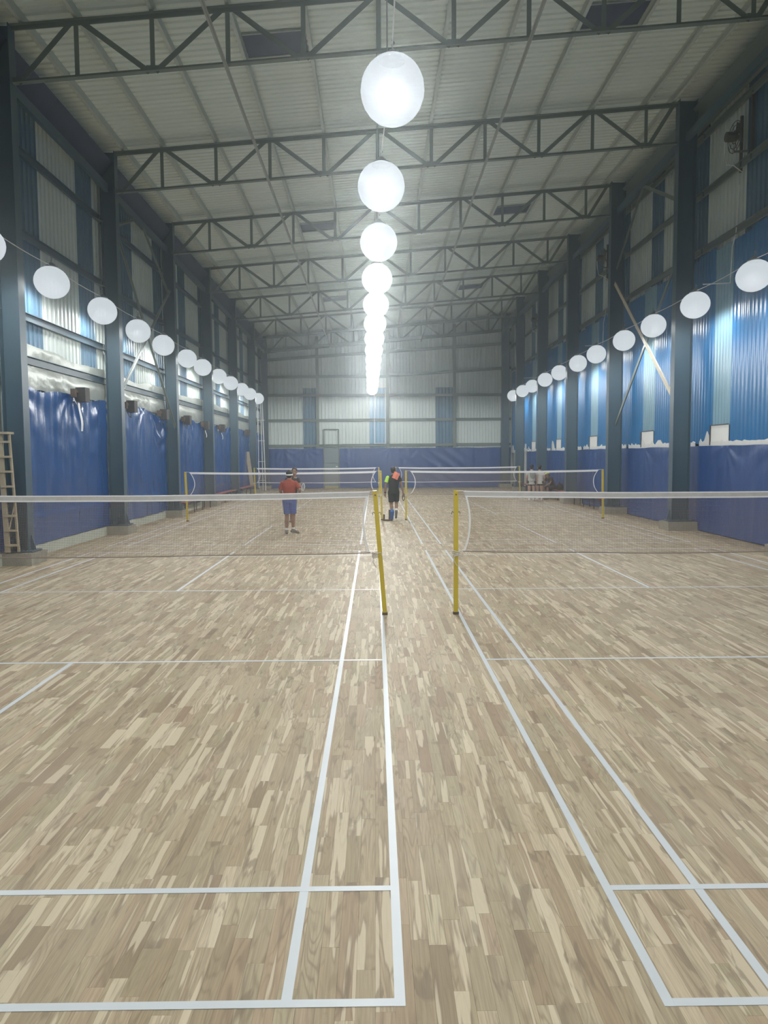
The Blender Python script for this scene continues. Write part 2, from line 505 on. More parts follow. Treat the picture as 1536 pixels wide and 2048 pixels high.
# blue sheets fixed over the lower part of the right wall
PALE = [(18.25, 19.2), (23.2, 24.2), (29.1, 30.05), (34.75, 35.6), (40.3, 41.2), (12.7, 13.6)]
edges = [Y0 + 0.02]
for a, b_ in sorted(PALE):
    k = max(1, round((a - edges[-1]) / 1.0)); st = (a - edges[-1]) / k
    base_ = edges[-1]
    edges += [base_ + st * (j + 1) for j in range(k)]
    edges.append(b_)
k = round((Y1 - 0.1 - edges[-1]) / 1.0); st = (Y1 - 0.1 - edges[-1]) / k; base_ = edges[-1]
edges += [base_ + st * (j + 1) for j in range(k)]
XBL = CR - 0.08
for a, b_ in zip(edges, edges[1:]):
    pale = any(abs(a - p[0]) < 0.02 for p in PALE)
    sheet('pale_sheet' if pale else 'blue_sheet', M['pale' if pale else 'blue'], wall_right, 'R', (XBL, a), b_ - a, 2.66 if pale else 2.24, 6.96 if (int(a * 1.3) % 3) else 7.04, True, 0.17, 0.022)
# plinths
MB().box((CL - 0.2, Y0, 0.0), (CL + 0.10, Y1, 0.23)).build('plinth', M['plinth'], wall_left)
MB().box((XBL - 0.02, Y0, 0.0), (CR + 0.2, Y1, 0.2)).build('plinth', M['concrete'], wall_right)
# rails
def girt(parent, p0, p1, name='girt', mat='truss', w=0.06, h=0.16, flip=1):
    return MB().chan(p0, p1, w, h, 0.006, flip=flip).build(name, M[mat], parent)
for z in (3.93, 4.78, 6.38, 7.98):
    for a, b_ in zip([Y0] + CY, CY + [Y1]):
        girt(wall_left, (CL + 0.07, a + 0.03, z), (CL + 0.07, b_ - 0.03, z - 0.003 * (a > 20)), mat='steel', flip=-1)
for z in (7.14, 8.56, 9.98):
    for a, b_ in zip([Y0] + CY, CY + [Y1]):
        girt(wall_right, (CR - 0.13, a + 0.03, z), (CR - 0.13, b_ - 0.03, z))
# eave beams and navy fascia strips under the roof edge
for wp, xw, xi, s in ((wall_left, CL + 0.05, XL - 0.2, 1), (wall_right, CR - 0.05, XR + 0.2, -1)):
    for a, b_ in zip([Y0] + CY, CY + [Y1]):
        MB().chan((xi, a + 0.15, zb(xi, a) + 0.10), (xi, b_ - 0.15, zb(xi, b_) + 0.10), 0.09, 0.20, 0.01, flip=s).build('eave_beam', M['steel'], wp)
        m = MB()
        m.grid(lambda u, v: (xw + s * (0.02 + 0.35 * v), a + (b_ - a) * u, zb(xw, a + (b_ - a) * u) + 0.35 + 0.45 * v), 6, 3)
        m.build('fascia', M['navy'] if s > 0 else M['truss'], wp)
# stub brackets where rails meet columns
for y in CY:
    for z in (4.78, 6.38, 7.98):
        MB().add([(CL + 0.1, y - 0.14, z - 0.08), (XL - 0.3, y - 0.14, z - 0.08), (CL + 0.1, y - 0.6, z - 0.08),
                  (CL + 0.1, y - 0.14, z - 0.07), (XL - 0.3, y - 0.14, z - 0.07), (CL + 0.1, y - 0.6, z - 0.07)],
                 [(0, 1, 2), (3, 5, 4), (0, 3, 4, 1), (1, 4, 5, 2), (2, 5, 3, 0)]).build('bracket', M['truss'], wall_left)

# far wall: sheets, rails, posts, strips
x = CL
FSTR = [(-4.4, -3.42, 'trans'), (-0.31, 0.8, 'translite'), (3.75, 4.8, 'trans')]
fx = [CL]
for a, b_, _ in FSTR:
    k = max(1, round((a - fx[-1]) / 1.03)); st = (a - fx[-1]) / k; s0 = fx[-1]
    fx += [s0 + st * (j + 1) for j in range(k)]; fx.append(b_)
k = max(1, round((CR - fx[-1]) / 1.03)); st = (CR - fx[-1]) / k; s0 = fx[-1]
fx += [s0 + st * (j + 1) for j in range(k)]
for a, b_ in zip(fx, fx[1:]):
    t = next((q for q in FSTR if abs(q[0] - a) < 0.02), None)
    topz = zb(a, Y1) + 0.97
    if t:
        sheet('translucent_sheet', M[t[2]], wall_far, 'F', (a, Y1 - 0.01), b_ - a, 0.2, 6.15)
        sheet('cladding_sheet', M['clad'], wall_far, 'F', (a, Y1), b_ - a, 6.1, topz, skew=0.083)
    else:
        sheet('cladding_sheet', M['clad'], wall_far, 'F', (a, Y1), b_ - a, 0.2, topz, skew=0.083)
MB().box((CL, Y1 - 0.05, 0), (CR, Y1 + 0.05, 0.16)).build('plinth', M['plinth'], wall_far)
FP = [-3.5, 0.8, 4.9]
yr = Y1 - 0.10
def far_rail(z0, z1, xs=(CL + 0.1, CR - 0.1)):
    cuts = [xs[0]] + [p for p in FP if xs[0] < p < xs[1]] + [xs[1]]
    f = lambda x_: z0 + (z1 - z0) * (x_ - xs[0]) / (xs[1] - xs[0])
    for a, b_ in zip(cuts, cuts[1:]):
        girt(wall_far, (a + 0.04, yr, f(a)), (b_ - 0.04, yr, f(b_)), flip=-1)
far_rail(2.62, 2.66); far_rail(4.17, 4.2); far_rail(5.71, 5.68)
far_rail(6.82, 6.82, (CL + 0.1, 0.8)); far_rail(6.86, 7.32, (0.8, CR - 0.1))
far_rail(7.83, 8.80); far_rail(8.42, 9.62)
for i, p in enumerate(FP):
    MB().chan((p, yr - 0.02, 2.45), (p, yr - 0.02, zb(p, Y1) + 0.8), 0.17, 0.1, 0.01, up=(0, 1, 0)).build('wall_post', M['truss'], wall_far)
# a white pipe frame around the sky blue strip
fr = MB()
for a, b_ in (((-0.02, 2.75), (-0.02, 6.1)), ((0.66, 2.75), (0.66, 6.1)), ((-0.02, 2.75), (0.66, 2.75))):
    fr.bar((a[0], Y1 - 0.09, a[1]), (b_[0], Y1 - 0.09, b_[1]), 0.035, 0.03)
fr.build('white_frame', M['white'], wall_far)
# door
door = empty('door_1', (-2.68, Y1 - 0.08, 0.15), kind='structure')
dp = MB().box((-3.10, Y1 - 0.10, 0.15), (-2.26, Y1 - 0.05, 1.55)).build('door_panel', M['door'], door)
MB().box((-3.10, Y1 - 0.10, 1.57), (-2.26, Y1 - 0.05, 2.46)).build('door_panel', M['door'], door)
d = MB()
d.bar((-3.13, Y1 - 0.09, 0.0), (-3.13, Y1 - 0.09, 3.62), 0.06, 0.08); d.bar((-2.23, Y1 - 0.09, 0.0), (-2.23, Y1 - 0.09, 3.62), 0.06, 0.08)
d.bar((-3.13, Y1 - 0.09, 3.62), (-2.23, Y1 - 0.09, 3.62), 0.08, 0.06); d.bar((-3.13, Y1 - 0.09, 2.5), (-2.23, Y1 - 0.09, 2.5), 0.08, 0.06)
d.build('door_frame', M['truss'], door)
MB().box((-2.42, Y1 - 0.13, 1.32), (-2.30, Y1 - 0.10, 1.36)).build('door_handle', M['white'], dp)
MB().box((-3.10, Y1 - 0.14, 0.0), (-2.26, Y1 - 0.05, 0.14)).build('door_sill', M['yellowish'], door)

# white primer band along the right wall, brushed edge, and the bare square below each pale sheet
XW = XBL - 0.035
for bi, (a, b_) in enumerate(zip(CY[1:], CY[2:] + [Y1])):
    m = MB(); n_ = 70; up = []; y = a + 0.1
    for i in range(n_ + 1):
        yy = a + 0.12 + (b_ - a - 0.24) * i / n_
        base_z = 2.28 + 0.02 * noise.noise((yy * 1.2, 3.1, 0))
        sp = max(0, noise.noise((yy * 3.0, 7.7, 1.3)) - 0.2) * 0.42 + max(0, noise.noise((yy * 13, 2.2, 0))) * 0.09
        if min(yy - a, b_ - yy) < 0.8: sp *= 1.9
        up.append((yy, base_z + sp))
    vs = []
    for yy, zz in up: vs += [(XW, yy, 2.12), (XW, yy, zz), (XW + 0.02, yy, 2.12), (XW + 0.02, yy, zz)]
    fs = []
    for i in range(n_):
        k = 4 * i
        fs += [(k, k + 1, k + 5, k + 4), (k + 1, k + 3, k + 7, k + 5), (k + 2, k + 6, k + 7, k + 3)]
    m.add(vs, fs).build('primer_band', M['jag'], wall_right)
for a, b_ in PALE:
    MB().box((XBL - 0.03, a, 2.24), (XBL - 0.015, b_, 2.68)).build('white_board', M['white'], wall_right)
    m = MB()
    m.bar((XBL - 0.04, b_ + 0.02, 2.2), (XBL - 0.04, b_ + 0.02, 2.68), 0.03, 0.03); m.bar((XBL - 0.04, a, 2.69), (XBL - 0.04, b_ + 0.03, 2.69), 0.02, 0.02)
    m.build('board_edge', M['dark'], wall_right)
# white jambs at the end bay
m = MB()
m.bar((XW - 0.02, 42.75, 0.2), (XW - 0.02, 42.75, 2.6), 0.08, 0.05); m.bar((XW - 0.1, 43.1, 0.2), (XW - 0.1, 43.1, 2.2), 0.2, 0.05)
m.bar((XW - 0.02, 42.7, 2.2), (XW - 0.02, 42.0, 2.2), 0.05, 0.08)
m.build('door_jamb', M['white'], wall_right)

# ================================================================== CEILING: sheets, purlins, dark roof lights
def ztop(x, y): return zb(x, y) + 1.0
RZ = 1.22
cl = MB()
def quadslab(x0, x1, y0, y1, dz0, dz1):
    c = []
    for dz in (dz0, dz1):
        for xx, yy in ((x0, y0), (x1, y0), (x1, y1), (x0, y1)): c.append((xx, yy, zb(xx, yy) + dz))
    return c, [(0, 3, 2, 1), (4, 5, 6, 7), (0, 1, 5, 4), (1, 2, 6, 5), (2, 3, 7, 6), (3, 0, 4, 7)]
cl.add(*quadslab(CL - 0.3, CR + 0.3, Y0 - 0.2, Y1 + 0.3, RZ + 0.06, RZ + 0.2))
ceiling = tag(cl.build('ceiling', M['roof']), kind='structure')
RW = 1.01
nrs = int((Y1 - Y0) / RW)
p = RW / 5
pts = []
for i in range(5):
    a = i * p
    pts += [(a, 0.0), (a + p * 0.60, 0.0), (a + p * 0.72, 0.035), (a + p * 0.88, 0.035)]
pts.append((RW, 0.0))
vs = []; fs = []
for i, (a, h) in enumerate(pts):
    for xx in (CL - 0.02, CR + 0.02): vs.append((xx, a, zb(xx, a) - zb(0, 0) + h))
    if i: k = 2 * i; fs.append((k - 2, k - 1, k + 1, k))
rm = MB(); rm.add(vs, fs)
roof_me = rm.mesh('roof_sheet', M['roof'])
for i in range(nrs):
    y = Y0 + i * RW
    put(bpy.data.objects.new('roof_sheet', roof_me), (0, y, zb(0, y) + RZ), ceiling)
NX = [-5.32 + 1.36 * k for k in range(10)]
PUR = [-6.3] + NX + [7.6]
for xx in PUR:
    MB().chan((xx, Y0, ztop(xx, Y0) + 0.13), (xx, Y1, ztop(xx, Y1) + 0.13), 0.07, 0.17, 0.006).build('purlin', M['purlin'], ceiling)
for yy in (16.1, 27.8, 39.4):
    for x0, x1 in ((-2.55, -1.32), (4.27, 5.50)):
        m = MB(); m.add(*quadslab(x0, x1, yy - 0.42, yy + 0.42, RZ - 0.03, RZ - 0.012)); m.build('roof_light', M['navy'], ceiling)
        m = MB()
        for a, b_ in (((x0, yy - 0.43), (x1, yy - 0.43)), ((x0, yy + 0.43), (x1, yy + 0.43))):
            m.bar((a[0], a[1], zb(*a) + RZ - 0.03), (b_[0], b_[1], zb(*b_) + RZ - 0.03), 0.04, 0.04)
        m.build('roof_light_edge', M['tie'], ceiling)

# ================================================================== STEEL COLUMNS
def column(xi, xo, y, top, label, ped=None):
    s = 1 if xo > xi else -1
    t = empty('steel_column', ((xi + xo) / 2, y, 0.0), label, 'column', 'steel columns along the hall')
    fw = 0.26
    for nm, a, b_ in (('flange', xi, xi + s * 0.014), ('flange', xo - s * 0.014, xo)):
        MB().box((min(a, b_), y - fw / 2, 0.25), (max(a, b_), y + fw / 2, top)).build(nm, M['steel'], t)
    a, b_ = xi + s * 0.014, xo - s * 0.014
    MB().box((min(a, b_), y - 0.006, 0.25), (max(a, b_), y + 0.006, top)).build('web', M['steel'], t)
    lo, hi = min(xi, xo) - 0.10, max(xi, xo) + 0.10
    bp_ = MB().box((lo, y - 0.22, 0.235), (hi, y + 0.22, 0.262)).build('base_plate', M['steel'], t)
    g = MB()
    for dx in (0.0, 1.0):
        xx = xi - s * 0.0 if dx == 0 else (xi + xo) / 2
        if dx == 0:   # gusset on the flange face
            g.add([(xi, y - 0.006, 0.262), (xi - s * 0.09, y - 0.006, 0.262), (xi, y - 0.006, 0.56), (xi, y + 0.006, 0.262), (xi - s * 0.09, y + 0.006, 0.262), (xi, y + 0.006, 0.56)],
                  [(0, 1, 2), (3, 5, 4), (0, 3, 4, 1), (1, 4, 5, 2), (2, 5, 3, 0)])
        else:         # gusset in front of the web
            g.add([(xx - 0.006, y - 0.005, 0.262), (xx - 0.006, y - 0.2, 0.262), (xx - 0.006, y - 0.005, 0.56), (xx + 0.006, y - 0.005, 0.262), (xx + 0.006, y - 0.2, 0.262), (xx + 0.006, y - 0.005, 0.56)],
                  [(0, 1, 2), (3, 5, 4), (0, 3, 4, 1), (1, 4, 5, 2), (2, 5, 3, 0)])
    g.build('gusset', M['steel'], bp_)
    p_ = MB(); p0, p1 = lo - 0.04, hi + 0.04
    p_.box((p0, y - 0.34, 0.0), (p1, y + 0.34, 0.225))
    p_.v = [(v[0] + rnd.uniform(-.012, .012), v[1] + rnd.uniform(-.012, .012), v[2] + (rnd.uniform(-.008, .008) if v[2] > 0.1 else 0)) for v in p_.v]
    p_.build('footing', M['concrete'], t)
    return t
names = {2: 'next before the first in view', 3: 'nearest in view', 4: 'second in view', 5: 'third in view', 6: 'fourth in view', 7: 'fifth in view', 8: 'sixth in view'}
for i, y in enumerate(CY):
    if i < 3:
        lab_l = 'blue grey steel column on the tarpaulin wall behind the camera position, number %s from the back wall' % ORD[i]
        lab_r = 'blue grey steel column on the corrugated wall behind the camera position, number %s from the back wall' % ORD[i]
    else:
        lab_l = ['steel column with the timber ladder in front, beside the silver film wall',
                 'steel column after the ladder column on the left wall, pale brace starting at it',
                 'left wall steel column where the dark brace comes down, second after the ladder column',
                 'left wall steel column between the first and second red benches',
                 'left wall steel column between the second and third red benches',
                 'left wall steel column beside the leaning timber board'][i - 3]
        lab_r = ['right wall steel column just outside the frame, before the largest fan',
                 'right wall steel column nearest the camera, meeting the cream brace',
                 'right wall steel column where the dark low brace ends, by the pink bench',
                 'right wall steel column between the seated person and the red bench',
                 'right wall steel column behind the two standing people in pale tops',
                 'right wall steel column next to the white door jamb'][i - 3]
    column(XL, XL - 0.38, y, zb(XL, y) + 1.0, lab_l)
    column(XR, XR + 0.46, y, zb(XR, y) + 1.06, lab_r)

column(XL, XL - 0.38, Y1 - 0.55, zb(XL, Y1) + 1.0, 'last steel column in the left far corner behind the white pipe frame')
column(XR, XR + 0.46, Y1 - 0.55, zb(XR, Y1) + 1.06, 'last steel column in the right far corner of the hall')

# ================================================================== ROOF TRUSSES
def truss(y, label):
    t = empty('roof_truss', (0.62, y, zb(0.62, y)), label, 'truss', 'roof trusses across the hall')
    B = lambda x_: (x_, y, zb(x_, y)); T = lambda x_: (x_, y, ztop(x_, y))
    MB().angle(B(XL), B(XR), 0.06, 0.01).build('bottom_chord', M['truss'], t)
    MB().angle(T(XL), T(XR), 0.085, 0.012, up=(0, 0, -1)).build('top_chord', M['truss'], t)
    for x_ in NX:
        a = Vector(B(x_)); b_ = Vector(T(x_))
        MB().angle(a, b_, 0.042, 0.007, up=(0, 1, 0)).build('vertical', M['truss'], t)
    nodes = [XL + 0.05] + NX + [XR - 0.03]
    for i in range(len(nodes) - 1):
        a, b_ = nodes[i], nodes[i + 1]
        if i % 2 == 0: pa, pb = B(a + 0.05), T(b_ - 0.06)
        else: pa, pb = T(a + 0.06), B(b_ - 0.06)
        MB().angle(pa, pb, 0.048, 0.008, up=(0, 1, 0)).build('diagonal', M['truss'], t)
    for i in range(0, len(nodes), 2):      # gusset plates
        for z_, o_ in ((B, 1),) if i % 2 else ((B, 1),):
            c = Vector(B(nodes[i]))
            MB().box((c.x - 0.12, y - 0.008, c.z), (c.x + 0.12, y + 0.008, c.z + 0.11)).build('gusset_plate', M['truss'], t)
    return t
truss_lab = {3: 'roof truss nearest the camera, cut by the top edge of the picture', 4: 'second roof truss from the camera, behind the topmost centre lamp',
             5: 'third roof truss from the camera, in front of the second pair of roof lights', 6: 'fourth roof truss from the camera',
             7: 'fifth roof truss from the camera', 8: 'sixth roof truss from the camera, last before the far wall'}
for i, y in enumerate(CY):
    truss(y, truss_lab.get(i, 'roof truss behind the camera, %s from the back wall' % ORD[i]))
truss(Y1 - 0.55, 'last roof truss standing against the dark top of the far wall')
for xx, lab in ((NX[2] - 0.02, 'long pale tie running under the trusses on the left half of the roof'), (NX[6] + 0.0, 'long pale tie running under the trusses on the right half of the roof')):
    tag(MB().angle((xx, Y0 + .1, zb(xx, Y0) - 0.07), (xx, Y1 - .2, zb(xx, Y1) - 0.07), 0.035, 0.008, up=(0, 0, -1)).build('roof_tie', M['tie']), lab, 'tie')

# ================================================================== CROSS BRACES
def brace(p0, p1, mat, label, w=0.06):
    tag(MB().angle(p0, p1, w, 0.009, up=(1, 0, 0)).build('brace', M[mat]), label, 'brace')
bl = XL - 0.16
c2, c3 = CY[4] + 0.14, CY[5] - 0.14
brace((bl, c2, 3.55), (bl, c3, 7.35), 'tie', 'pale brace rising from the second left column behind the lamp cable', 0.055)
brace((bl + 0.07, c3, 2.95), (bl + 0.07, c2, 7.7), 'truss', 'dark brace falling from the second left column down to the third', 0.055)
ml = (c2 + c3) / 2
brace((bl, ml - .1, zb(bl, ml) - 0.0), (bl, c3, 7.15), 'truss', 'dark knee brace from the left eave beam to the third left column', 0.05)
brace((bl, ml - .9, zb(bl, ml) - 0.04), (bl, c2, zb(bl, c2) - 0.75), 'truss', 'short strut from the left eave beam to the second left column', 0.04)
br = XR + 0.18
brace((br - .05, c2, 3.35), (br - .05, c3, 7.55), 'cream', 'cream brace rising from the nearest right column above the blue sheets', 0.065)
brace((br + 0.03, c3, 2.95), (br + 0.03, c2, 7.3), 'truss', 'dark brace from the second right column up to the nearest right column', 0.055)
brace((br, ml + .2, zb(br, ml) + 0.02), (br, c2, 8.45), 'truss', 'short dark knee brace from the right eave to the nearest right column', 0.05)
brace((br, ml + .25, zb(br, ml) + 0.02), (br, c3, 8.0), 'truss', 'long dark knee brace from the right eave to the second right column', 0.05)

# ================================================================== TARPAULINS
def cloth(fn, nu, nv, name, mat, label, cat, group=None):
    return tag(MB().grid(fn, nu, nv).build(name, mat, smooth=True), label, cat, group)
def folds(u, v, L, H, seed, amp, gather=(), sag=True):
    """inward displacement of a hung sheet: u along (m), v up from its foot (m)"""
    t = v / H
    d = amp * (0.7 * noise.noise((u * 0.9, v * 0.22, seed)) + 0.55 * noise.noise((u * 2.6, v * 0.35, seed + 5)) * (0.35 + 0.65 * t)
               + 0.22 * noise.noise((u * 7, v * 0.8, seed + 9)) * t)
    d += amp * 0.13 * noise.noise((u * 2.2 + v * 1.7, v * 2.6 - u, seed + 13)) + amp * 0.30 * noise.noise((u * 4.3 + 0.5 * noise.noise((u, v, seed)), v * 0.5, seed + 21)) * (0.4 + 0.6 * t)
    for g in gather:
        du = u - g; r = math.hypot(du, H - v + 0.05)
        if r < 1.9:
            ang = math.atan2(du, H - v + 0.05)
            d += amp * 0.34 * math.sin(ang * 11 + seed + 2 * noise.noise((u, v, seed))) * math.exp(-r * 1.3)
    if abs(v - 0.55) < 0.09 and amp > 0.08: d += amp * 0.3 * math.cos((v - 0.55) / 0.09 * math.pi / 2)
    return d
LT = ['blue tarpaulin behind the timber ladder on the left wall', 'big blue tarpaulin between the ladder column and the second left column',
      'blue tarpaulin with draped swags at its far top corner, behind the dark brace', 'blue tarpaulin above the first red bench on the left wall',
      'blue tarpaulin above the second red bench on the left wall', 'blue tarpaulin above the third red bench on the left wall', 'narrow blue tarpaulin by the left far corner']
XT = CL + 0.115
lb = list(zip(CY[2:], CY[3:] + [Y1]))
for i, (a, b_) in enumerate(lb):
    a, b_ = a + 0.15, b_ - (0.15 if b_ < Y1 else 0.25)
    L = b_ - a; H = 3.15; s_ = i * 3.7 + 1
    def fn(u, v, a=a, L=L, s_=s_, i=i):
        y = a + L * u
        top = 3.42 - 0.05 * (i > 2) - 0.05 * noise.noise((y * 0.8, s_, 0)) - 0.10 * math.sin(math.pi * ((y - 14.45) / 2.775 % 1)) ** 6
        bot = 0.24 + 0.02 * noise.noise((y * 2, s_, 4))
        z = bot + (top - bot) * v
        d = folds(y, (z - bot), L, H, s_, 0.085, gather=(a + 0.2, a + L * 0.55, a + L - 0.3))
        if i == 2:   # swags hanging between the box and the column
            e = (u - 0.86) / 0.16; q = z - 1.6 - 0.55 * e * e
            if abs(e) < 1 and z > 1.7: d += 0.05 * math.sin((z - 0.9 * e * e) * 13) * (1 - abs(e)) * min(1, (z - 1.7))
        return (XT + (-0.05 if i == 0 else 0.02) + max(-0.035, d * (0.3 if i == 0 else 1)), y, z)
    cloth(fn, 110, 54, 'tarpaulin', M['tarp'], LT[i], 'tarpaulin', 'blue tarpaulins on the left wall')
RT = ['deep blue tarpaulin on the right wall before the first column', 'deep blue tarpaulin at the right picture edge beside the nearest right column', 'deep blue tarpaulin between the two nearest right columns',
      'deep blue tarpaulin behind the pink bench', 'deep blue tarpaulin behind the seated person in dark clothes', 'deep blue tarpaulin behind the standing pair in pale tops', 'deep blue tarpaulin at the right far corner']
XTR = XW - 0.03
for i, (a, b_) in enumerate(zip(CY[1:], CY[2:] + [42.5])):
    if b_ - a < 1: continue
    L = b_ - a; s_ = 40 + i * 5.1
    def fn(u, v, a=a, L=L, s_=s_):
        y = a + L * u
        top = 2.18 - 0.02 * noise.noise((y, s_, 0)); bot = 0.02
        z = bot + (top - bot) * v
        return (XTR - 0.03 - 0.7 * min(1, min(u, 1 - u) * L / 0.4) * folds(y, z, L, 2.15, s_, 0.055, gather=(a + 1.2, a + 3.8)) - 0.06 * max(0, 0.25 - z), y, z)
    cloth(fn, 90, 38, 'tarpaulin', M['tarp2'], RT[i], 'tarpaulin', 'blue tarpaulins on the right wall')
YT = Y1 - 0.13
for x0, x1, lab, s_ in ((CL + 0.2, -3.18, 'blue tarpaulin on the far wall left of the grey door', 71), (-2.18, CR - 0.15, 'wide creased blue tarpaulin on the far wall right of the grey door', 83)):
    L = x1 - x0
    def fn(u, v, x0=x0, L=L, s_=s_):
        x_ = x0 + L * u; top = 2.46 - 0.02 * noise.noise((x_, s_, 0)); z = 0.03 + (top - 0.03) * v
        d = folds(x_, z, L, 2.4, s_, 0.06, gather=(x0 + L * 0.3, x0 + L * 0.72))
        if L > 6: 
            q = (x_ - 5.2) * 0.75 + (z - 1.5); d += 0.05 * math.sin(q * 9) * math.exp(-((x_ - 4.2) / 1.6) ** 2)
        return (x_, YT - 0.02 - max(-0.02, 0.6 * d), z)
    cloth(fn, int(L * 16), 36, 'tarpaulin', M['tarp2'], lab, 'tarpaulin', 'blue tarpaulins on the far wall')

# silver packing film between the tarpaulins and the cladding
FL = ['silver film band before the ladder column', 'crumpled silver film band above the big tarpaulin after the ladder', 'silver film band crossed by the pale brace',
      'silver film band above the first red bench', 'silver film band above the second red bench', 'silver film band above the third red bench', 'silver film band by the left far corner']
for i, (a, b_) in enumerate(lb):
    L = b_ - a; s_ = 120 + i * 3.3
    def fn(u, v, a=a, L=L, s_=s_):
        y = a + L * u; top = 4.24 + 0.10 * noise.noise((y * 0.6, s_, 0)) - 0.16 * max(0, noise.noise((y * 0.5, s_, 8))); bot = 3.38 + 0.03 * noise.noise((y * 3, s_, 1))
        z = bot + (top - bot) * v
        d = 0.05 * noise.noise((y * 1.1 + z, z * 1.5, s_)) + 0.03 * noise.noise((y * 3, z * 4 + y, s_ + 3)) + 0.012 * noise.noise((y * 11, z * 10, s_ + 6)) + 0.05 * math.sin(v * 3.1)
        return (CL + 0.036 + max(0, d + 0.03) * min(1, abs(z - 3.93) / 0.25) * 0.5, y, z)
    cloth(fn, 90, 22, 'plastic_film', M['foil'], FL[i], 'film', 'silver film along the left wall')

# dark wall boxes over the tarpaulin tops
bx = [(17.7, 3.40), (21.25, 3.36), (24.5, 3.32), (27.5, 3.28), (30.5, 3.22), (33.7, 3.22), (40.4, 3.22)]
bl_ = ['dark metal wall box with a white strip hanging from it, nearest the timber ladder', 'dark wall box just behind the second left column', 'dark wall box beside the draped swags of the tarpaulin',
       'dark wall box just past the third left column', 'dark wall box before the fourth left column', 'dark wall box just past the fourth left column', 'dark wall box nearest the left far corner']
for i, ((y, z), lab) in enumerate(zip(bx, bl_)):
    t = empty('wall_box', (CL + 0.2, y, z - 0.17), lab, 'box', 'dark boxes on the left wall')
    xx = XT + 0.11
    MB().box((xx, y - 0.14, z - 0.15), (xx + 0.22, y + 0.14, z + 0.17)).build('case', M['dark'], t)
    m = MB()
    m.bar((xx + 0.05, y - 0.16, z + 0.05), (xx + 0.05, y - 0.34, z + 0.1), 0.05, 0.05); m.box((xx - 0.02, y - 0.38, z - 0.06), (xx + 0.08, y - 0.27, z + 0.12))
    m.build('bracket', M['rust'], t)
    MB().tube([(xx + 0.1, y - 0.1, z - 0.15), (xx + 0.13, y - 0.16, z - 0.3), (xx + 0.1, y - 0.22, z - 0.26), (xx + 0.05, y - 0.3, z - 0.1)], 0.012, 6).build('wire', M['black'], t)
    if i in (0, 4, 5):
        ln = 0.62 if i == 0 else 0.28
        def st(u, v, y=y, z=z, ln=ln, xx=xx): return (xx + 0.16 + 0.02 * math.sin(v * 5), y - 0.33 + 0.10 * (u - 0.5) * (1.3 - 0.5 * abs(v - .4)) + 0.08 * (1 - v), z - 0.2 - ln * (1 - v))
        m = MB(); m.grid(st, 3, 8); m.build('cloth_strip', M['white'], t, smooth=True)

# ================================================================== LAMPS
def lamp(x_, y, z, label, group):
    """lamp with an opal globe shaped to its glare; z is the height of its centre"""
    t = empty('pendant_lamp', (x_, y, z), label, 'lamp', group)
    MB().ball((x_, y, z), GLARE_GLOBE, 24, 14).build('globe', M['diff'], t, at=(x_, y, z), smooth=True)
    cp = MB().lathe((x_, y, z + GLARE_GLOBE[2] - 0.03), [(0.13, 0.0), (0.13, 0.03), (0.09, 0.05), (0.05, 0.09), (0.03, 0.11)], 16).build('cap', M['alu'], t, smooth=True)
    zt = z + GLARE_GLOBE[2] + 0.08
    MB().tube([(x_, y, zt), (x_, y, zt + 0.05), (x_ + 0.02, y, zt + 0.07), (x_, y, zt + 0.10)], 0.01, 6).build('hook', M['tie'], cp)
    key = 'mid' if abs(x_) < 2 else 'side'
    ld = LIGHT.get(key)
    if ld is None:
        ld = bpy.data.lights.new('lamp_light', 'SPOT'); ld.energy = (LAMP_MID if key == 'mid' else LAMP_SIDE) / CLEAR; ld.spot_size = math.pi; ld.spot_blend = 0.12 if key == 'mid' else 0.55
        ld.shadow_soft_size = 0.14; ld.color = (0.985, 1.0, 0.98); LIGHT[key] = ld
    put(bpy.data.objects.new('light', ld), (x_, y, z - 0.05), t)
    return t
LIGHT = {}
GLARE_GLOBE = (0.32, 0.44, 0.31)      # half sizes of the opal globe, swollen to the lamp's glare
YS = [-1.2, 1.8, 4.7, 7.5, 10.3, 13.0, 15.7, 18.55, 21.3, 23.8, 26.75, 29.15, 32.1, 34.75, 37.6, 40.05, 42.75]
xl, xr = XL + 0.05, XR - 0.05
zl = lambda y: 5.48 - 0.011 * (y - 15.7)
zr = lambda y: 5.56 - 0.011 * (y - 15.7)
zc = lambda y: 5.62 + 0.003 * (y - 8)
firsts = {}
def place_lamp(x_, y, z, lab, grp):
    first = firsts.get(abs(x_) < 2)
    if first is None:
        firsts[abs(x_) < 2] = lamp(x_, y, z, lab, grp); return
    c = dup(first, Vector((x_, y, z)) - WLOC[first.name], lab); c['group'] = grp; return c
for i, y in enumerate(YS):
    k = i - 5
    ll = ('round lamp on the left wall cable, %s from the ladder column going away' % ORD[k - 1]) if k > 0 else 'round lamp on the left wall cable, %s behind the ladder column toward the camera' % ORD[-k]
    rl = ('round lamp on the right wall cable, %s from the right picture edge' % ORD[k - 1]) if k > 0 else 'round lamp on the right wall cable outside the frame, %s beyond the picture edge' % ORD[-k]
    place_lamp(xl, y, zl(y), ll, 'lamps on the left wall cable')
    place_lamp(xr, y, zr(y), rl, 'lamps on the right wall cable')
YC = [7.95 + 2.76 * k for k in range(-3, 14)]
xc = lambda y: (0.2 - 0.09 * min(1, max(0, (y - 8) / 2.5))) - 0.0075 * max(0, y - 10.7)
for k, y in enumerate(YC):
    j = k - 3
    lab = ('round lamp hanging in the centre row, %s from the top of the picture' % ORD[j]) if j >= 0 else 'round lamp of the centre row above the camera, %s before the first in view' % ORD[-j - 1]
    place_lamp(xc(y), y, zc(y), lab, 'lamps in the centre row')
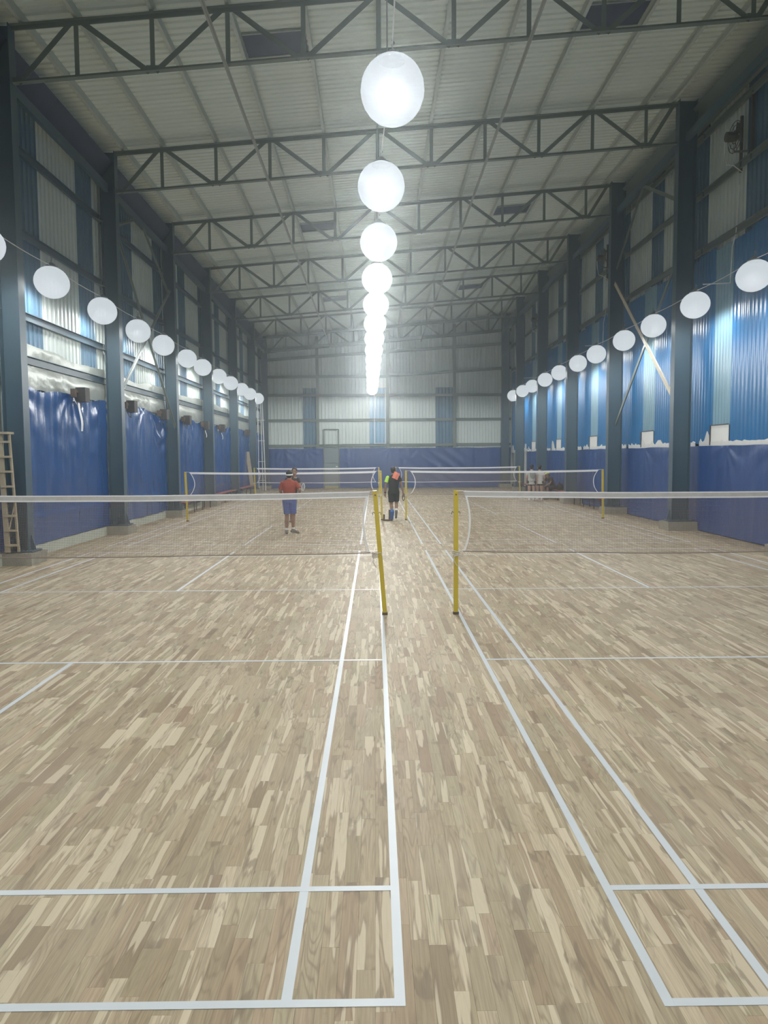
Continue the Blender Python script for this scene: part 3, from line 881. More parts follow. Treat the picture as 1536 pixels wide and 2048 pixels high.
def cable(pts, label, sag=0.04, r=0.008):
    out = []
    for a, b_ in zip(pts, pts[1:]):
        for s_ in range(6):
            t = s_ / 6; p_ = Vector(a).lerp(Vector(b_), t); p_.z -= sag * 4 * t * (1 - t); out.append(p_)
    out.append(Vector(pts[-1]))
    tag(MB().tube(out, r, 5).build('power_cable', M['white']), label, 'cable')
cable([(xl, y, zl(y) + 0.33) for y in YS], 'white power cable linking the lamps along the left columns')
cable([(xr, y, zr(y) + 0.33) for y in YS], 'white power cable linking the lamps along the right columns')
cable([(xc(y), y, zc(y) + 0.40) for y in YC], 'white power cable linking the centre row of lamps', 0.03)
# pipes hanging the centre cable from the trusses
for i, y in enumerate(CY[1:]):
    tag(MB().tube([(xc(y), y, zc(y) + 0.40), (xc(y), y, zb(0.1, y) - 0.01)], 0.008, 6).build('hanger_rod', M['tie']), ['thin rod holding the centre lamp cable, hung from the %s' % s_ for s_ in
        ('truss over the camera', 'truss behind the camera top', 'nearest truss', 'second truss', 'third truss', 'fourth truss', 'fifth truss', 'sixth truss')][i], 'rod')

# ================================================================== WALL FANS
fl = ['largest wall fan high on the right wall near the picture edge', 'middle wall fan high on the right wall, white cable looping below', 'smallest and farthest wall fan high on the right wall']
for (y, z), lab in zip(((17.9, 9.15), (28.0, 9.0), (39.6, 8.85)), fl):
    t = empty('wall_fan', (CR - 0.3, y, z - 0.5), lab, 'fan', 'wall fans on the right wall')
    xx = CR - 0.30
    m = MB(); n_ = 20
    for rr in (0.34, 0.25, 0.14):
        m.tube([(xx, y + rr * math.cos(2 * math.pi * j / n_), z + rr * math.sin(2 * math.pi * j / n_)) for j in range(n_ + 1)], 0.010, 5)
    for j in range(10):
        a = 2 * math.pi * j / 10
        m.bar((xx, y + 0.1 * math.cos(a), z + 0.1 * math.sin(a)), (xx, y + 0.34 * math.cos(a), z + 0.34 * math.sin(a)), 0.008, 0.008)
    m.build('guard', M['fan'], t)
    m = MB()
    for j in range(4):
        a = math.pi / 2 * j + 0.4
        c, s_ = math.cos(a), math.sin(a)
        P_ = lambda r_, w_, dx: (xx + 0.04 + dx, y + r_ * c - w_ * s_, z + r_ * s_ + w_ * c)
        m.add([P_(0.07, -0.04, -0.02), P_(0.07, 0.04, 0.02), P_(0.29, 0.11, 0.03), P_(0.30, -0.07, -0.03), P_(0.07, -0.04, -0.012), P_(0.07, 0.04, 0.028), P_(0.29, 0.11, 0.038), P_(0.30, -0.07, -0.022)],
              [(0, 1, 2, 3), (7, 6, 5, 4), (0, 4, 5, 1), (1, 5, 6, 2), (2, 6, 7, 3), (3, 7, 4, 0)])
    m.build('blades', M['fan'], t)
    MB().tube([(xx - 0.22, y, z), (xx - 0.20, y, z), (xx - 0.02, y, z), (xx + 0.06, y, z)], [0.06, 0.11, 0.11, 0.07], 12).build('motor', M['fan'], t)
    m = MB(); m.bar((CR - 0.09, y - 0.4, z - 0.62), (CR - 0.09, y - 0.4, z + 0.85), 0.07, 0.05, up=(0, 1, 0)); m.bar((CR - 0.11, y + 0.08, z - 0.75), (CR - 0.11, y + 0.08, z + 0.5), 0.06, 0.05, up=(0, 1, 0))
    m.bar((xx, y, z - 0.32), (CR - 0.1, y - 0.3, z - 0.42), 0.05, 0.04)
    m.build('bracket', M['fan'], t)
    MB().tube([(xx - 0.2, y + 0.05, z - 0.08), (xx - 0.14, y + 0.2, z - 0.3), (xx - 0.1, y + 0.16, z - 0.55), (xx, y + 0.02, z - 0.62), (CR - 0.08, y + 0.06, z - 0.75)], 0.012, 6).build('cord', M['white'], t)
    cable([(CR - 0.10, y + 0.15, z - 1.0), (CR - 0.11, y + 0.22, 7.1), (CR - 0.15, y + 0.3, 6.8), (CR - 0.16, y + 0.35, 5.98), (XR, y + 0.35, 5.95)], ['white cable dropping from the largest fan to the right lamps', 'white cable dropping from the middle fan to the right lamps', 'white cable dropping from the farthest fan to the right lamps'][fl.index(lab)], 0.0, 0.014)

# ================================================================== NETS AND POSTS
def net_post(x_, y, h, lean, label, big=False):
    t = empty('net_post', (x_, y, 0.0), label, 'post', 'yellow net posts')
    w = 0.055
    top = Vector((x_ + lean, y, h))
    m = MB(); m.bar((x_, y, 0.012), top, w, w, up=(0, 1, 0)); tb_ = m.build('tube', M['yellow'], t)
    MB().box((x_ - 0.035, y - 0.035, 0.0), (x_ + 0.035, y + 0.035, 0.03)).build('floor_collar', M['rust'], t)
    for f_ in (0.82,):
        for s_ in (-1, 1):
            c = Vector((x_, y, 0)).lerp(top, f_)
            MB().tube([c + Vector((s_ * w * 0.5, 0, 0)), c + Vector((s_ * 0.042, -0.005, 0.016)), c + Vector((s_ * 0.052, -0.005, 0.0)), c + Vector((s_ * 0.05, 0, -0.022))], 0.004, 6).build('hook', M['rust'], tb_)
    c = Vector((x_, y, 0)).lerp(top, 0.965)
    MB().tube([c + Vector((0, -w / 2 - 0.006, 0)), c + Vector((0, -w / 2 + 0.01, 0))], 0.010, 8).build('bolt', M['rust'], tb_)
    return top
def net(xa, xb, y, h, ta, tb, label, dens=0.021, depth=0.76, droop=0.03, curv=0.12, tape=0.075, bottom='cord'):
    """badminton net hung between the post tops xa and xb"""
    t = empty('badminton_net', ((xa + xb) / 2, y, h - depth), label, 'net', 'badminton nets')
    L = xb - xa
    ins = 0.10
    def P_(u, v):   # u 0..1 along, v 0 top .. 1 bottom; the side edges bow inwards
        bow = curv * math.sin(math.pi * min(1, v)) ** 0.8 if 0 < v < 1 else 0
        x_ = xa + L * u
        e = min(u, 1 - u) * L
        k = math.exp(-e / 0.5)
        x_ += (bow + 0.06) * k * (1 if u < 0.5 else -1)
        z = h - 4 * droop * u * (1 - u) - depth * v + 0.012 * noise.noise((x_ * 0.9, v * 2, y)) * (0.3 + v)
        return Vector((x_, y + 0.03 * noise.noise((x_ * 0.6, 1.0, v)) * v, z))
    def strip(f0, n_, w, th, name, mat, par=None):
        vs = []; fs = []
        pr = [f0(i / n_) for i in range(n_ + 1)]
        for i, (p0, p1) in enumerate(pr):
            for p_ in (p0, p1): vs += [(p_.x, p_.y - th, p_.z), (p_.x, p_.y + th, p_.z)]
        for i in range(n_):
            k = 4 * i
            fs += [(k, k + 2, k + 6, k + 4), (k + 1, k + 5, k + 7, k + 3), (k, k + 4, k + 5, k + 1), (k + 2, k + 3, k + 7, k + 6)]
        m = MB(); m.add(vs, fs); return m.build(name, mat, par or t)
    tv = tape / depth
    top_t = strip(lambda s_: (P_(s_, 0), P_(s_, tv)), 60, 0, 0.004, 'top_tape', M['hem_fill'] if tape > 0.07 else M['tape'])
    if tape > 0.07:
        strip(lambda s_: (P_(s_, 0) + Vector((0, 0, .001)), P_(s_, tv * .17)), 60, 0, 0.006, 'tape_hem', M['tape'], top_t)
        strip(lambda s_: (P_(s_, tv * .80), P_(s_, tv * 1.02)), 60, 0, 0.006, 'tape_hem', M['tape'], top_t)
    strip(lambda s_: (P_(0.0, s_), P_(0.0, s_) + Vector((0.022, 0, 0))), 16, 0, 0.003, 'side_tape', M['tape'])
    strip(lambda s_: (P_(1.0, s_) - Vector((0.022, 0, 0)), P_(1.0, s_)), 16, 0, 0.003, 'side_tape', M['tape'])
    if bottom == 'tape': strip(lambda s_: (P_(s_, 0.965), P_(s_, 1.0)), 50, 0, 0.003, 'bottom_tape', M['tape'])
    else: MB().tube([P_(i / 50, 1.0) for i in range(51)], 0.007, 6).build('bottom_cord', M['cord'], t)
    m = MB(); r_ = 0.0013
    nu = int(L / dens); nv = int(depth / dens)
    def thread(pts):
        k0 = len(m.v)
        for i, p_ in enumerate(pts):
            dd = pts[min(i + 1, len(pts) - 1)] - pts[max(i - 1, 0)]
            sx = Vector((-dd.z, 0, dd.x)).normalized() * r_
            m.v += [tuple(p_ + sx), tuple(p_ + Vector((0, -r_, 0))), tuple(p_ - sx)]
        for i in range(len(pts) - 1):
            k = k0 + 3 * i
            m.f += [(k, k + 1, k + 4, k + 3), (k + 1, k + 2, k + 5, k + 4)]
    for i in range(1, nu): thread([P_(i / nu, tv + (1 - tv) * s_ / 8) for s_ in range(9)])
    for j in range(2, nv + 1): thread([P_(s_ / 40, j / nv) for s_ in range(41)])
    o = m.build('netting', M['cord'], t); o['kind'] = 'stuff'
    # ties to the posts
    for s_, px in ((0.0, ta), (1.0, tb)):
        p_ = P_(s_, 0.0); MB().tube([p_, (px, y - 0.03, h)], 0.006, 6).build('tie_rope', M['rope'], t)
        m = MB(); p_ = P_(s_, 1.0); pz = p_.z - 0.01
        m.tube([p_, Vector((px, y - 0.035, pz))], 0.006, 6)
        for q in range(4):
            zz = pz - 0.018 * q + 0.01
            m.tube([(px + 0.038 * math.cos(a), y + 0.038 * math.sin(a), zz + 0.006 * math.sin(a * 2 + q)) for a in (2 * math.pi * j / 10 for j in range(11))], 0.0075, 6)
        m.tube([(px - 0.02, y - 0.04, pz - 0.03), (px - 0.03, y - 0.05, pz - 0.1), (px + 0.01, y - 0.045, pz - 0.17)], 0.006, 6)
        m.tube([(px + 0.02, y - 0.04, pz), (px + 0.07, y - 0.04, pz + 0.02), (px + 0.085, y - 0.04, pz - 0.03)], 0.005, 6)
        m.build('lashing', M['rope'], t)
NY = [9.5, 23.7, 37.4]
pl = [('near yellow net post leaning left, holding the nearest left net', 'near upright yellow net post holding the nearest right net'),
      ('yellow net post at the inner end of the middle left net', 'yellow net post right of the person in black, inner end of the middle right net'),
      ('yellow net post at the inner end of the farthest left net', 'yellow net post behind the person in black, inner end of the farthest right net')]
po = [('yellow outer net post of the nearest left net, outside the frame', 'yellow outer net post of the nearest right net, outside the frame'),
      ('yellow net post at the outer end of the middle left net, near the third column', 'yellow net post at the outer end of the middle right net, by the pink bench'),
      ('yellow outer net post of the farthest left net, by the left far corner', 'yellow net post at the outer end of the farthest right net')]
nl = [('nearest badminton net on the left court', 'nearest badminton net on the right court'), ('middle badminton net on the left court', 'middle badminton net on the right court'),
      ('farthest badminton net on the left court', 'farthest badminton net on the right court')]
for i, y in enumerate(NY):
    hh = (1.555, 1.53, 1.44)[i]
    ld = (-0.115, -0.035, -0.02)[i]
    a = net_post((0.11, 0.205, 0.20)[i], y, hh, ld, pl[i][0]); b_ = net_post((1.0, 0.95, 1.0)[i], y, hh, 0.0, pl[i][1])
    c = net_post((-5.95, -5.8, -5.83)[i], y, hh, -0.04, po[i][0]); d = net_post((7.1, 7.07, 7.07)[i], y, hh, -0.03, po[i][1])
    kw = dict(dens=0.021, curv=0.075) if i == 0 else dict(dens=0.026, bottom='cord' if i < 2 else 'tape', tape=0.06, curv=0.16, depth=0.72)
    net(c.x + 0.05, a.x + (0.0 if i == 0 else -0.06), y, hh - 0.01, c.x, a.x, nl[i][0], **kw)
    net(b_.x + (0.03 if i == 0 else 0.06), d.x - 0.05, y, hh - 0.01, b_.x, d.x, nl[i][1], **kw)

# ================================================================== BENCHES
def bench(x_, y0, y1, label, s):
    t = empty('bench', (x_, (y0 + y1) / 2, 0), label, 'bench', 'low benches along the walls')
    MB().box((x_ - 0.15, y0, 0.42), (x_ + 0.15, y1, 0.45)).build('seat', M['bench'], t)
    n_ = 4
    for i in range(n_):
        y = y0 + 0.15 + (y1 - y0 - 0.3) * i / (n_ - 1)
        for dx in (-0.12, 0.12): MB().bar((x_ + dx, y, 0), (x_ + dx, y, 0.42), 0.03, 0.03, up=(0, 1, 0)).build('leg', M['black'], t)
    return t
for y0, lab in ((26.1, 'first red bench along the left wall, nearest the camera'), (31.75, 'second red bench along the left wall'), (37.3, 'third red bench along the left wall, nearest the far corner')):
    bench(-6.66 + 0.04, y0, y0 + 4.3, lab, 1)
bench(8.05, 26.2, 30.6, 'pinkish red bench along the right wall behind the middle net post', -1)
bench(8.05, 31.7, 36.1, 'red bench along the right wall under the seated person', -1)
bench(8.05, 37.3, 41.6, 'red bench along the right wall behind the standing pair, shoes on top', -1)

# ================================================================== LADDER, PIPE FRAME, BOARD
t = empty('timber_ladder', (-6.70, 14.18, 0.23), 'raw timber step ladder on the footing at the left picture edge', 'ladder')
la = Vector((-6.74, 14.05, 0.262)); ta_ = Vector((-6.80, 14.05, 2.42)); lb_ = Vector((-6.58, 14.14, 0.262)); tb_ = Vector((-6.66, 14.12, 2.42))
MB().bar(la, ta_, 0.085, 0.05, up=(0, 1, 0)).build('rail', M['ladder'], t)
MB().bar(lb_, tb_, 0.03, 0.05, up=(0, 1, 0)).build('rail', M['ladder'], t)
for i in range(8):
    f_ = 0.06 + i * 0.125
    a, b_ = la.lerp(ta_, f_), lb_.lerp(tb_, f_)
    MB().bar(a + Vector((-0.03, 0, 0)), b_ + Vector((0.03, -0.05, 0)), 0.11, 0.035).build('step', M['ladder'], t)
MB().box((-6.845, 13.98, 2.42), (-6.62, 14.22, 2.46)).build('cap', M['ladder'], t)
MB().bar(la.lerp(ta_, 0.1), lb_.lerp(tb_, 0.42) , 0.02, 0.02).build('stay', M['ladder'], t)

t = empty('pipe_frame', (-6.62, 45.0, 0), 'tall white pipe frame standing in the left far corner', 'frame')
for dx, dy in ((-0.12, 0), (0.14, 0), (0.0, 0.35)):
    MB().tube([(-6.62 + dx - 0.06, 45.0 + dy, 5.4), (-6.62 + dx * 1.5, 45.0 + dy, 0.0)], 0.022, 8).build('pipe', M['white'], t)
for z in (5.3, 4.1, 2.9, 1.7, 0.6):
    MB().tube([(-6.82, 45.0, z), (-6.42, 45.0, z)], 0.014, 6).build('rung', M['white'], t)
tag(MB().bar((-6.62, 41.35, 0.46), (-6.84, 41.3, 2.25), 0.2, 0.03, up=(0, 1, 0)).build('timber_board', M['ladder']), 'narrow timber board standing on the third red bench against the left wall', 'board')

# ================================================================== PEOPLE
class Body(MB):
    def cap(s, p0, p1, r0, r1, n=10):
        s.tube([p0, p1], [r0, r1], n); s.ball(p0, r0, n, 6); s.ball(p1, r1, n, 6); return s
    def ering(s, secs, side, n=16):
        """elliptic tube: secs = [(centre, half width, half depth)], side = unit vector of the width"""
        k0 = len(s.v); m = len(secs); side = Vector(side); fw = Vector((-side.y, side.x, 0))
        for c, a, b_ in secs:
            s.v += [tuple(Vector(c) + side * a * math.cos(t) + fw * b_ * math.sin(t)) for t in (2 * math.pi * j / n for j in range(n))]
        for i in range(m - 1):
            for j in range(n):
                p_ = k0 + i * n + j; q = k0 + i * n + (j + 1) % n
                s.f.append((p_, q, q + n, p_ + n))
        s.f.append(tuple(k0 + j for j in reversed(range(n)))); s.f.append(tuple(k0 + (m - 1) * n + j for j in range(n)))
        return s
    def skin(s, name, mat, parent=None, at=None, vox=0.008, sm=2):
        """one continuous surface from the overlapping volumes"""
        me = s.mesh(name, mat, at)
        o = bpy.data.objects.new(name, me); COL.objects.link(o)
        r = o.modifiers.new('r', 'REMESH'); r.mode = 'VOXEL'; r.voxel_size = vox
        q = o.modifiers.new('s', 'SMOOTH'); q.iterations = sm; q.factor = 0.5
        dg = bpy.context.evaluated_depsgraph_get(); dg.update()
        nm = bpy.data.meshes.new_from_object(o.evaluated_get(dg))
        bpy.data.objects.remove(o)
        nm.name = name
        if not nm.materials: nm.materials.append(mat)
        nm.polygons.foreach_set('use_smooth', [True] * len(nm.polygons))
        return put(bpy.data.objects.new(name, nm), at, parent)

PART = {}
def person(at, face, label, pose, shirt, shorts, skin='skin', hair='short', shoes='s_grey', H=1.65, sleeve=0.55, long_top=0.0, leg_to=0.95, sole=1.0):
    """at = place on the floor, face = heading in degrees (90 = away from the camera); joints in pose are given
    as (to the body's right, forward, up) for a 1.65 m figure"""
    at = Vector((at[0], at[1], 0)); th = math.radians(face)
    f = Vector((math.cos(th), math.sin(th), 0)); r = Vector((f.y, -f.x, 0)); k = H / 1.65
    J = dict(hip=(0, 0, 0.90), waist=(0, 0.0, 1.04), chest=(0, 0.0, 1.24), neck=(0, 0.0, 1.385), head=(0, 0.02, 1.53),
             shR=(0.168, 0, 1.305), shL=(-0.168, 0, 1.305), elR=(0.225, -0.02, 1.08), elL=(-0.225, -0.02, 1.08), wrR=(0.235, 0.05, 0.86), wrL=(-0.235, 0.05, 0.86),
             hpR=(0.085, 0, 0.86), hpL=(-0.085, 0, 0.86), knR=(0.095, 0.02, 0.46), knL=(-0.095, 0.02, 0.46), anR=(0.10, 0, 0.085), anL=(-0.10, 0, 0.085),
             toR=(0.12, 0.17, 0.025), toL=(-0.12, 0.17, 0.025))
    J.update(pose)
    P = {n_: at + (r * a + f * b_) * k + Vector((0, 0, c * k)) for n_, (a, b_, c) in J.items()}
    up = Vector((0, 0, 1))
    b = Body()
    sd = (P['shR'] - P['shL']); sd.z = 0; sd.normalize()
    b.ering([(P['hip'] + up * -.07, .13, .10), (P['hip'], .152, .11), (P['waist'], .132, .096), (P['chest'], .165, .11), (P['shR'].lerp(P['shL'], .5), .165, .085), (P['neck'] - up * .03, .10, .065), (P['neck'], .05, .05)], sd)
    b.cap(P['neck'] - up * .04, P['head'] - up * .06, .054, .05)
    hd = P['head']
    b.ball(hd + up * .03, (.076, .09, .095), 14, 10); b.ball(hd - up * .05 + f * .018, (.058, .066, .07), 12, 8)
    b.cap(hd - up * .0 + f * .085, hd - up * .028 + f * .1, .012, .017, 8)
    for s_ in (-1, 1): b.ball(hd + r * s_ * .078 - up * .01, (.014, .022, .03), 8, 6)
    for s_ in ('R', 'L'):
        g = 1 if s_ == 'R' else -1
        b.cap(P['sh' + s_], P['el' + s_], .046, .039); b.cap(P['el' + s_], P['wr' + s_], .039, .026)
        d = (P['wr' + s_] - P['el' + s_]).normalized()
        w = f - d * f.dot(d); w = w.normalized() if w.length > .2 else r
        pm = P['wr' + s_] + d * .05
        b.cap(P['wr' + s_], pm + d * .035, .024, .026); b.cap(pm - w * .02, pm + d * .04 - w * .022, .017, .015); b.cap(pm + w * .02, pm + d * .04 + w * .022, .017, .015)
        inn = (r * -g); inn = (inn - d * inn.dot(d) - w * inn.dot(w)); inn = inn.normalized() if inn.length > .1 else up
        for q, ln in ((-1.5, .052), (-.5, .066), (.5, .072), (1.5, .064)):
            p0 = pm + d * .04 + w * q * .019; p1 = p0 + (d * .8 + inn * .35).normalized() * ln * .55; p2 = p1 + (d * .5 + inn * .8).normalized() * ln * .5
            b.cap(p0, p1, .0098, .0092, 7); b.cap(p1, p2, .0092, .0085, 7)
        p0 = pm + w * .03; p1 = p0 + (w * .6 + d * .6 + inn * .4).normalized() * .036; b.cap(p0, p1, .012, .0105, 7); b.cap(p1, p1 + (d * .8 + inn * .4).normalized() * .026, .0105, .0095, 7)
        b.cap(P['hp' + s_], P['kn' + s_], .086, .053, 12)
        mid = P['kn' + s_].lerp(P['an' + s_], .32) - f * .018
        b.cap(P['kn' + s_], mid, .052, .054); b.cap(mid, P['an' + s_], .054, .034)
        b.cap(P['an' + s_], P['to' + s_] + up * .012, .036, .028)
    o = b.skin('person', M[skin], None, at, 0.0075)
    tag(o, label, 'person')
    # shirt
    c = Body(); e = .018
    low = P['hip'] - up * (.02 + long_top)
    c.ering([(low, .168, .128), (P['waist'], .155, .115), (P['chest'] - up * .02, .182, .126), (P['shR'].lerp(P['shL'], .5) + up * .0, .188, .10), (P['shR'].lerp(P['shL'], .5) + up * .045, .14, .078), (P['neck'] + up * .012, .064, .062)], sd)
    for s_ in ('R', 'L'):
        p1 = P['sh' + s_].lerp(P['el' + s_], sleeve)
        c.ball(P['sh' + s_], .057); c.tube([P['sh' + s_], p1], [.057, .063], 12)
    c.skin('shirt', M[shirt], o, at, 0.009)
    c = Body()
    c.ering([(P['hip'] - up * .10, .155, .122), (P['hip'], .162, .122), (P['hip'] + up * .09, .145, .108)], sd)
    for s_ in ('R', 'L'):
        kn = P['hp' + s_].lerp(P['kn' + s_], leg_to)
        c.ball(P['hp' + s_], .10); c.tube([P['hp' + s_], kn], [.10, .083], 12)
    c.skin('shorts', M[shorts], o, at, 0.009)
    # hair
    c = Body(); c.ball(hd + up * .045 - f * .014, (.086, .096, .092), 14, 10); c.ball(hd - up * .005 - f * .04, (.078, .058, .075), 12, 8)
    hr = c.skin('hair', M['hair'], o, at, 0.008)
    for s_ in ('R', 'L'):
        a_, t_ = P['an' + s_], P['to' + s_]
        d = (t_ - a_); d.normalize(); hl = a_ - d * .05 - up * .045 if abs(d.z) < .6 else a_ - f * .035
        q = sole if (isinstance(shoes, tuple) and s_ == 'L') else 1.0
        c = Body(); c.cap(hl, t_, .04 * q, .034 * q, 10); c.cap(a_ - up * .01, a_.lerp(t_, .6), .046 * q, .037 * q, 10); c.cap(a_ + up * .03, a_ - up * .02, .042 * q, .045 * q)
        c.v = [(v[0], v[1], max(v[2], 0.004)) for v in c.v]
        c.skin('shoe', M[shoes if isinstance(shoes, str) else shoes[0 if s_ == 'R' else 1]], o, at, 0.008)
    # eyes
    for s_ in (-1, 1):
        MB().ball(hd + r * s_ * .031 + f * .087 + up * .012, .0105, 8, 6).build('eye', M['black'], o)
    Body().cap(hd - f * -.083 - up * .066 - r * .02, hd + f * .083 - up * .066 + r * .02, .005, .005, 6).build('mouth', M['rust'], o)
    PART['hair'] = hr
    return o, P, f, r

# player in the rust red shirt, back to the camera
p1, P, f, r = person((-2.19, 19.55), 84, 'person in rust red shirt, blue shorts and white headband, standing with back to camera',
    dict(elL=(-0.235, 0.02, 1.10), wrL=(-0.20, 0.17, 0.93), elR=(0.275, -0.03, 1.13), wrR=(0.22, 0.19, 1.0), knL=(-0.075, 0.03, 0.46), anL=(-0.08, 0.0, 0.085), toL=(-0.13, 0.17, .025),
         knR=(0.085, 0.05, 0.47), anR=(0.075, 0.06, 0.10), toR=(0.19, 0.16, .025), hpL=(-.08, 0, .86), head=(0.0, 0.05, 1.50)), 'f_red', 'f_blue', shoes='s_grey', H=1.66, sleeve=0.8, leg_to=0.86)
hd = P['head']
m = MB()
m.grid(lambda u, v: hd + Vector((0, 0, .005 + .03 * v)) + (r * math.cos(2 * math.pi * u) * .093 + f * (math.sin(2 * math.pi * u) * .108 - .012)) + Vector((0, 0, 0.012 * math.sin(2 * math.pi * u))), 24, 2)
m.build('headband', M['white'], PART['hair'], smooth=True)
m = MB(); c = P['wrR'].lerp(P['elR'], .12); d = (P['wrR'] - P['elR']).normalized(); m.tube([c - d * .03, c + d * .03], .036, 12); m.build('wristband', M['white'], p1)
for s_ in ('L', 'R'):
    m = MB(); m.tube([P['an' + s_] + Vector((0, 0, .03)), P['an' + s_] + Vector((0, 0, .075))], .047, 12); m.build('sock', M['s_white'], p1)

def racket(c, d, n_, label, head='s_white', L=0.66):
    """c = grip end, d = shaft direction, n_ = normal of the head"""
    c, d, n_ = Vector(c), Vector(d).normalized(), Vector(n_); w = d.cross(n_).normalized()
    t = empty('badminton_racket', c, label, 'racket', None)
    MB().tube([c, c + d * .15], .014, 8).build('grip', M['black'], t)
    MB().tube([c + d * .15, c + d * .42], .005, 6).build('shaft', M['s_white'], t)
    h = c + d * .53
    m = MB(); m.tube([h + d * .125 * math.cos(a) + w * .095 * math.sin(a) for a in (2 * math.pi * j / 20 for j in range(21))], .009, 6); m.build('head_frame', M[head], t)
    m = MB(); nn = d.cross(w)
    for i in range(-6, 7):
        q = i / 7; l_ = math.sqrt(1 - q * q)
        m.bar(h + w * .095 * q - d * .125 * l_, h + w * .095 * q + d * .125 * l_, .0012, .0012, up=nn); m.bar(h + d * .125 * q - w * .095 * l_, h + d * .125 * q + w * .095 * l_, .0012, .0012, up=nn)
    o = m.build('strings', M['s_white'], t); o['kind'] = 'stuff'
    return t
# the partner facing us, half hidden behind
p2, P2, f2, r2 = person((-2.50, 23.2), -95, 'person in dark shirt facing the camera, half hidden behind the red shirted person',
    dict(elL=(-0.245, 0.05, 1.10), wrL=(-0.20, 0.22, 0.88), head=(-.075, 0.04, 1.53), neck=(-.05, 0.01, 1.385), chest=(-.03, 0, 1.24), knR=(.06, .02, .46), anR=(.05, 0, .085), toR=(.05, .16, .025), knL=(-.04, .02, .46), anL=(-.03, 0, .085), toL=(-.03, .16, .025), hpL=(-.065, 0, .86)), 'f_char', 'f_slate', H=1.64, shoes='s_grey')
racket(P2['wrL'] + (P2['wrL'] - P2['elL']).normalized() * .06 + Vector((.0, -.02, -.03)), (0.17, -0.30, 0.22), (0.9, 0.5, 0.0), 'white badminton racket held by the dark shirted person facing the camera', L=.6)

# player in black walking away
p3, P3, f3, r3 = person((0.57, 23.75), 90, 'person in black shirt and shorts with lime sleeve and coral towel, walking away',
    dict(elL=(-0.245, -0.02, 1.07), wrL=(-0.26, 0.02, 0.83), elR=(0.25, 0.0, 1.06), wrR=(0.29, 0.03, 0.82), knL=(-0.075, 0.06, 0.47), anL=(-0.055, -0.03, 0.25), toL=(-0.06, 0.0, 0.035),
         knR=(0.09, 0.10, 0.50), anR=(0.075, -0.10, 0.27), toR=(0.065, -0.07, 0.075), head=(-0.01, 0.07, 1.51)), 'f_black', 'f_black', shoes=('s_grey', 's_blue'), H=1.66, sleeve=0.5, leg_to=0.8, sole=1.55)
m = Body(); m.ball(P3['shL'] + Vector((-.012, -.03, .0)), (.058, .05, .06)); m.tube([P3['shL'] + Vector((-.012, -.03, .02)), P3['shL'].lerp(P3['elL'], .62) + Vector((-.012, -.025, 0))], [.056, .064], 12)
m.skin('sleeve', M['f_lime'], p3, WLOC[p3.name], 0.009)
def tw(u, v):
    c = P3['neck'] + Vector((.07, -.14, -.02)); a = math.radians(-24); x_, z = (u - .5) * .185, (v - .5) * .21
    return (c.x + x_ * math.cos(a) - z * math.sin(a), c.y + .07 * v * v + .012 * math.sin(u * 9) - 0.0, c.z + x_ * math.sin(a) + z * math.cos(a))
m = MB(); m.grid(tw, 8, 8); m.build('towel', M['f_coral'], p3, smooth=True)
m = MB(); m.tube([P3['anR'] + Vector((0, 0, .03)), P3['anR'] + Vector((0, .015, .085))], .046, 12); m.build('sock', M['s_white'], p3)
m = MB(); m.tube([P3['wrL'] + Vector((0, 0, .0)), P3['wrL'] + Vector((.002, -.002, .04))], .033, 12); m.build('wristband', M['black'], p3)
m = MB(); c = P3['wrR'] + Vector((.015, 0, -.12)); m.tube([c + Vector((.035 * math.cos(a), .0, .11 * math.sin(a))) for a in (2 * math.pi * j / 16 for j in range(17))], .013, 8)
tag(m.build('hand_strap', M['dark'], smooth=True), 'dark loop strap hanging from the right hand of the person in black', 'strap')

# pair in pale tops by the right wall
p4, P4, f4, r4 = person((6.78, 33.2), 80, 'person in light grey top with grey pack, standing at the bench by the right wall', dict(anL=(-.11, 0, .085), knL=(-.1, .02, .46)), 'f_grey', 'f_black', 'skin2', shoes='s_white', H=1.56, long_top=0.12, leg_to=.4)
m = Body(); m.ball(P4['chest'] + Vector((0.02, -.13, -.03)), (.13, .06, .19), 12, 8); m.skin('pack', M['f_slate'], p4, WLOC[p4.name], 0.01)
for s_ in (-1, 1):
    m = MB(); m.tube([P4['chest'] + Vector((s_ * .1, -.17, .02)), P4['chest'] + Vector((s_ * .10, -.12, .12)), P4['chest'] + Vector((s_ * .09, -.02, .16))], .014, 6); m.build('strap', M['black'], p4)
p5, P5, f5, r5 = person((7.16, 33.35), 72, 'person in off white top beside the grey pack wearer, by the right wall', dict(elR=(.24, -.06, 1.07), wrR=(.19, .09, .95)), 'f_white', 'f_black', 'skin2', shoes='s_white', H=1.54, long_top=0.10, leg_to=.4)
# seated person on the bench
p6, P6, f6, r6 = person((7.95, 34.25), 205, 'person in dark clothes and yellow green cap, seated leaning forward on the right bench',
    dict(hip=(0, -.05, .54), waist=(0, .02, .68), chest=(0, .13, .86), neck=(0, .24, .98), head=(0, .31, 1.09), shR=(.175, .2, .94), shL=(-.175, .2, .94), elR=(.22, .34, .72), elL=(-.23, .33, .72),
         wrR=(.10, .50, .60), wrL=(-.10, .50, .60), hpR=(.09, -.02, .52), hpL=(-.09, -.02, .52), knR=(.14, .40, .50), knL=(-.14, .40, .50), anR=(.13, .40, .085), anL=(-.13, .42, .085), toR=(.15, .57, .025), toL=(-.15, .59, .025)), 'f_black', 'f_black', shoes='s_grey')
m = Body(); m.ball(P6['head'] + Vector((0, 0, .07)), (.10, .106, .075), 14, 8); m.ball(P6['head'] + f6 * .11 + Vector((0, 0, .045)), (.07, .07, .014), 12, 6); m.skin('cap', M['cap'], p6, WLOC[p6.name], 0.008)

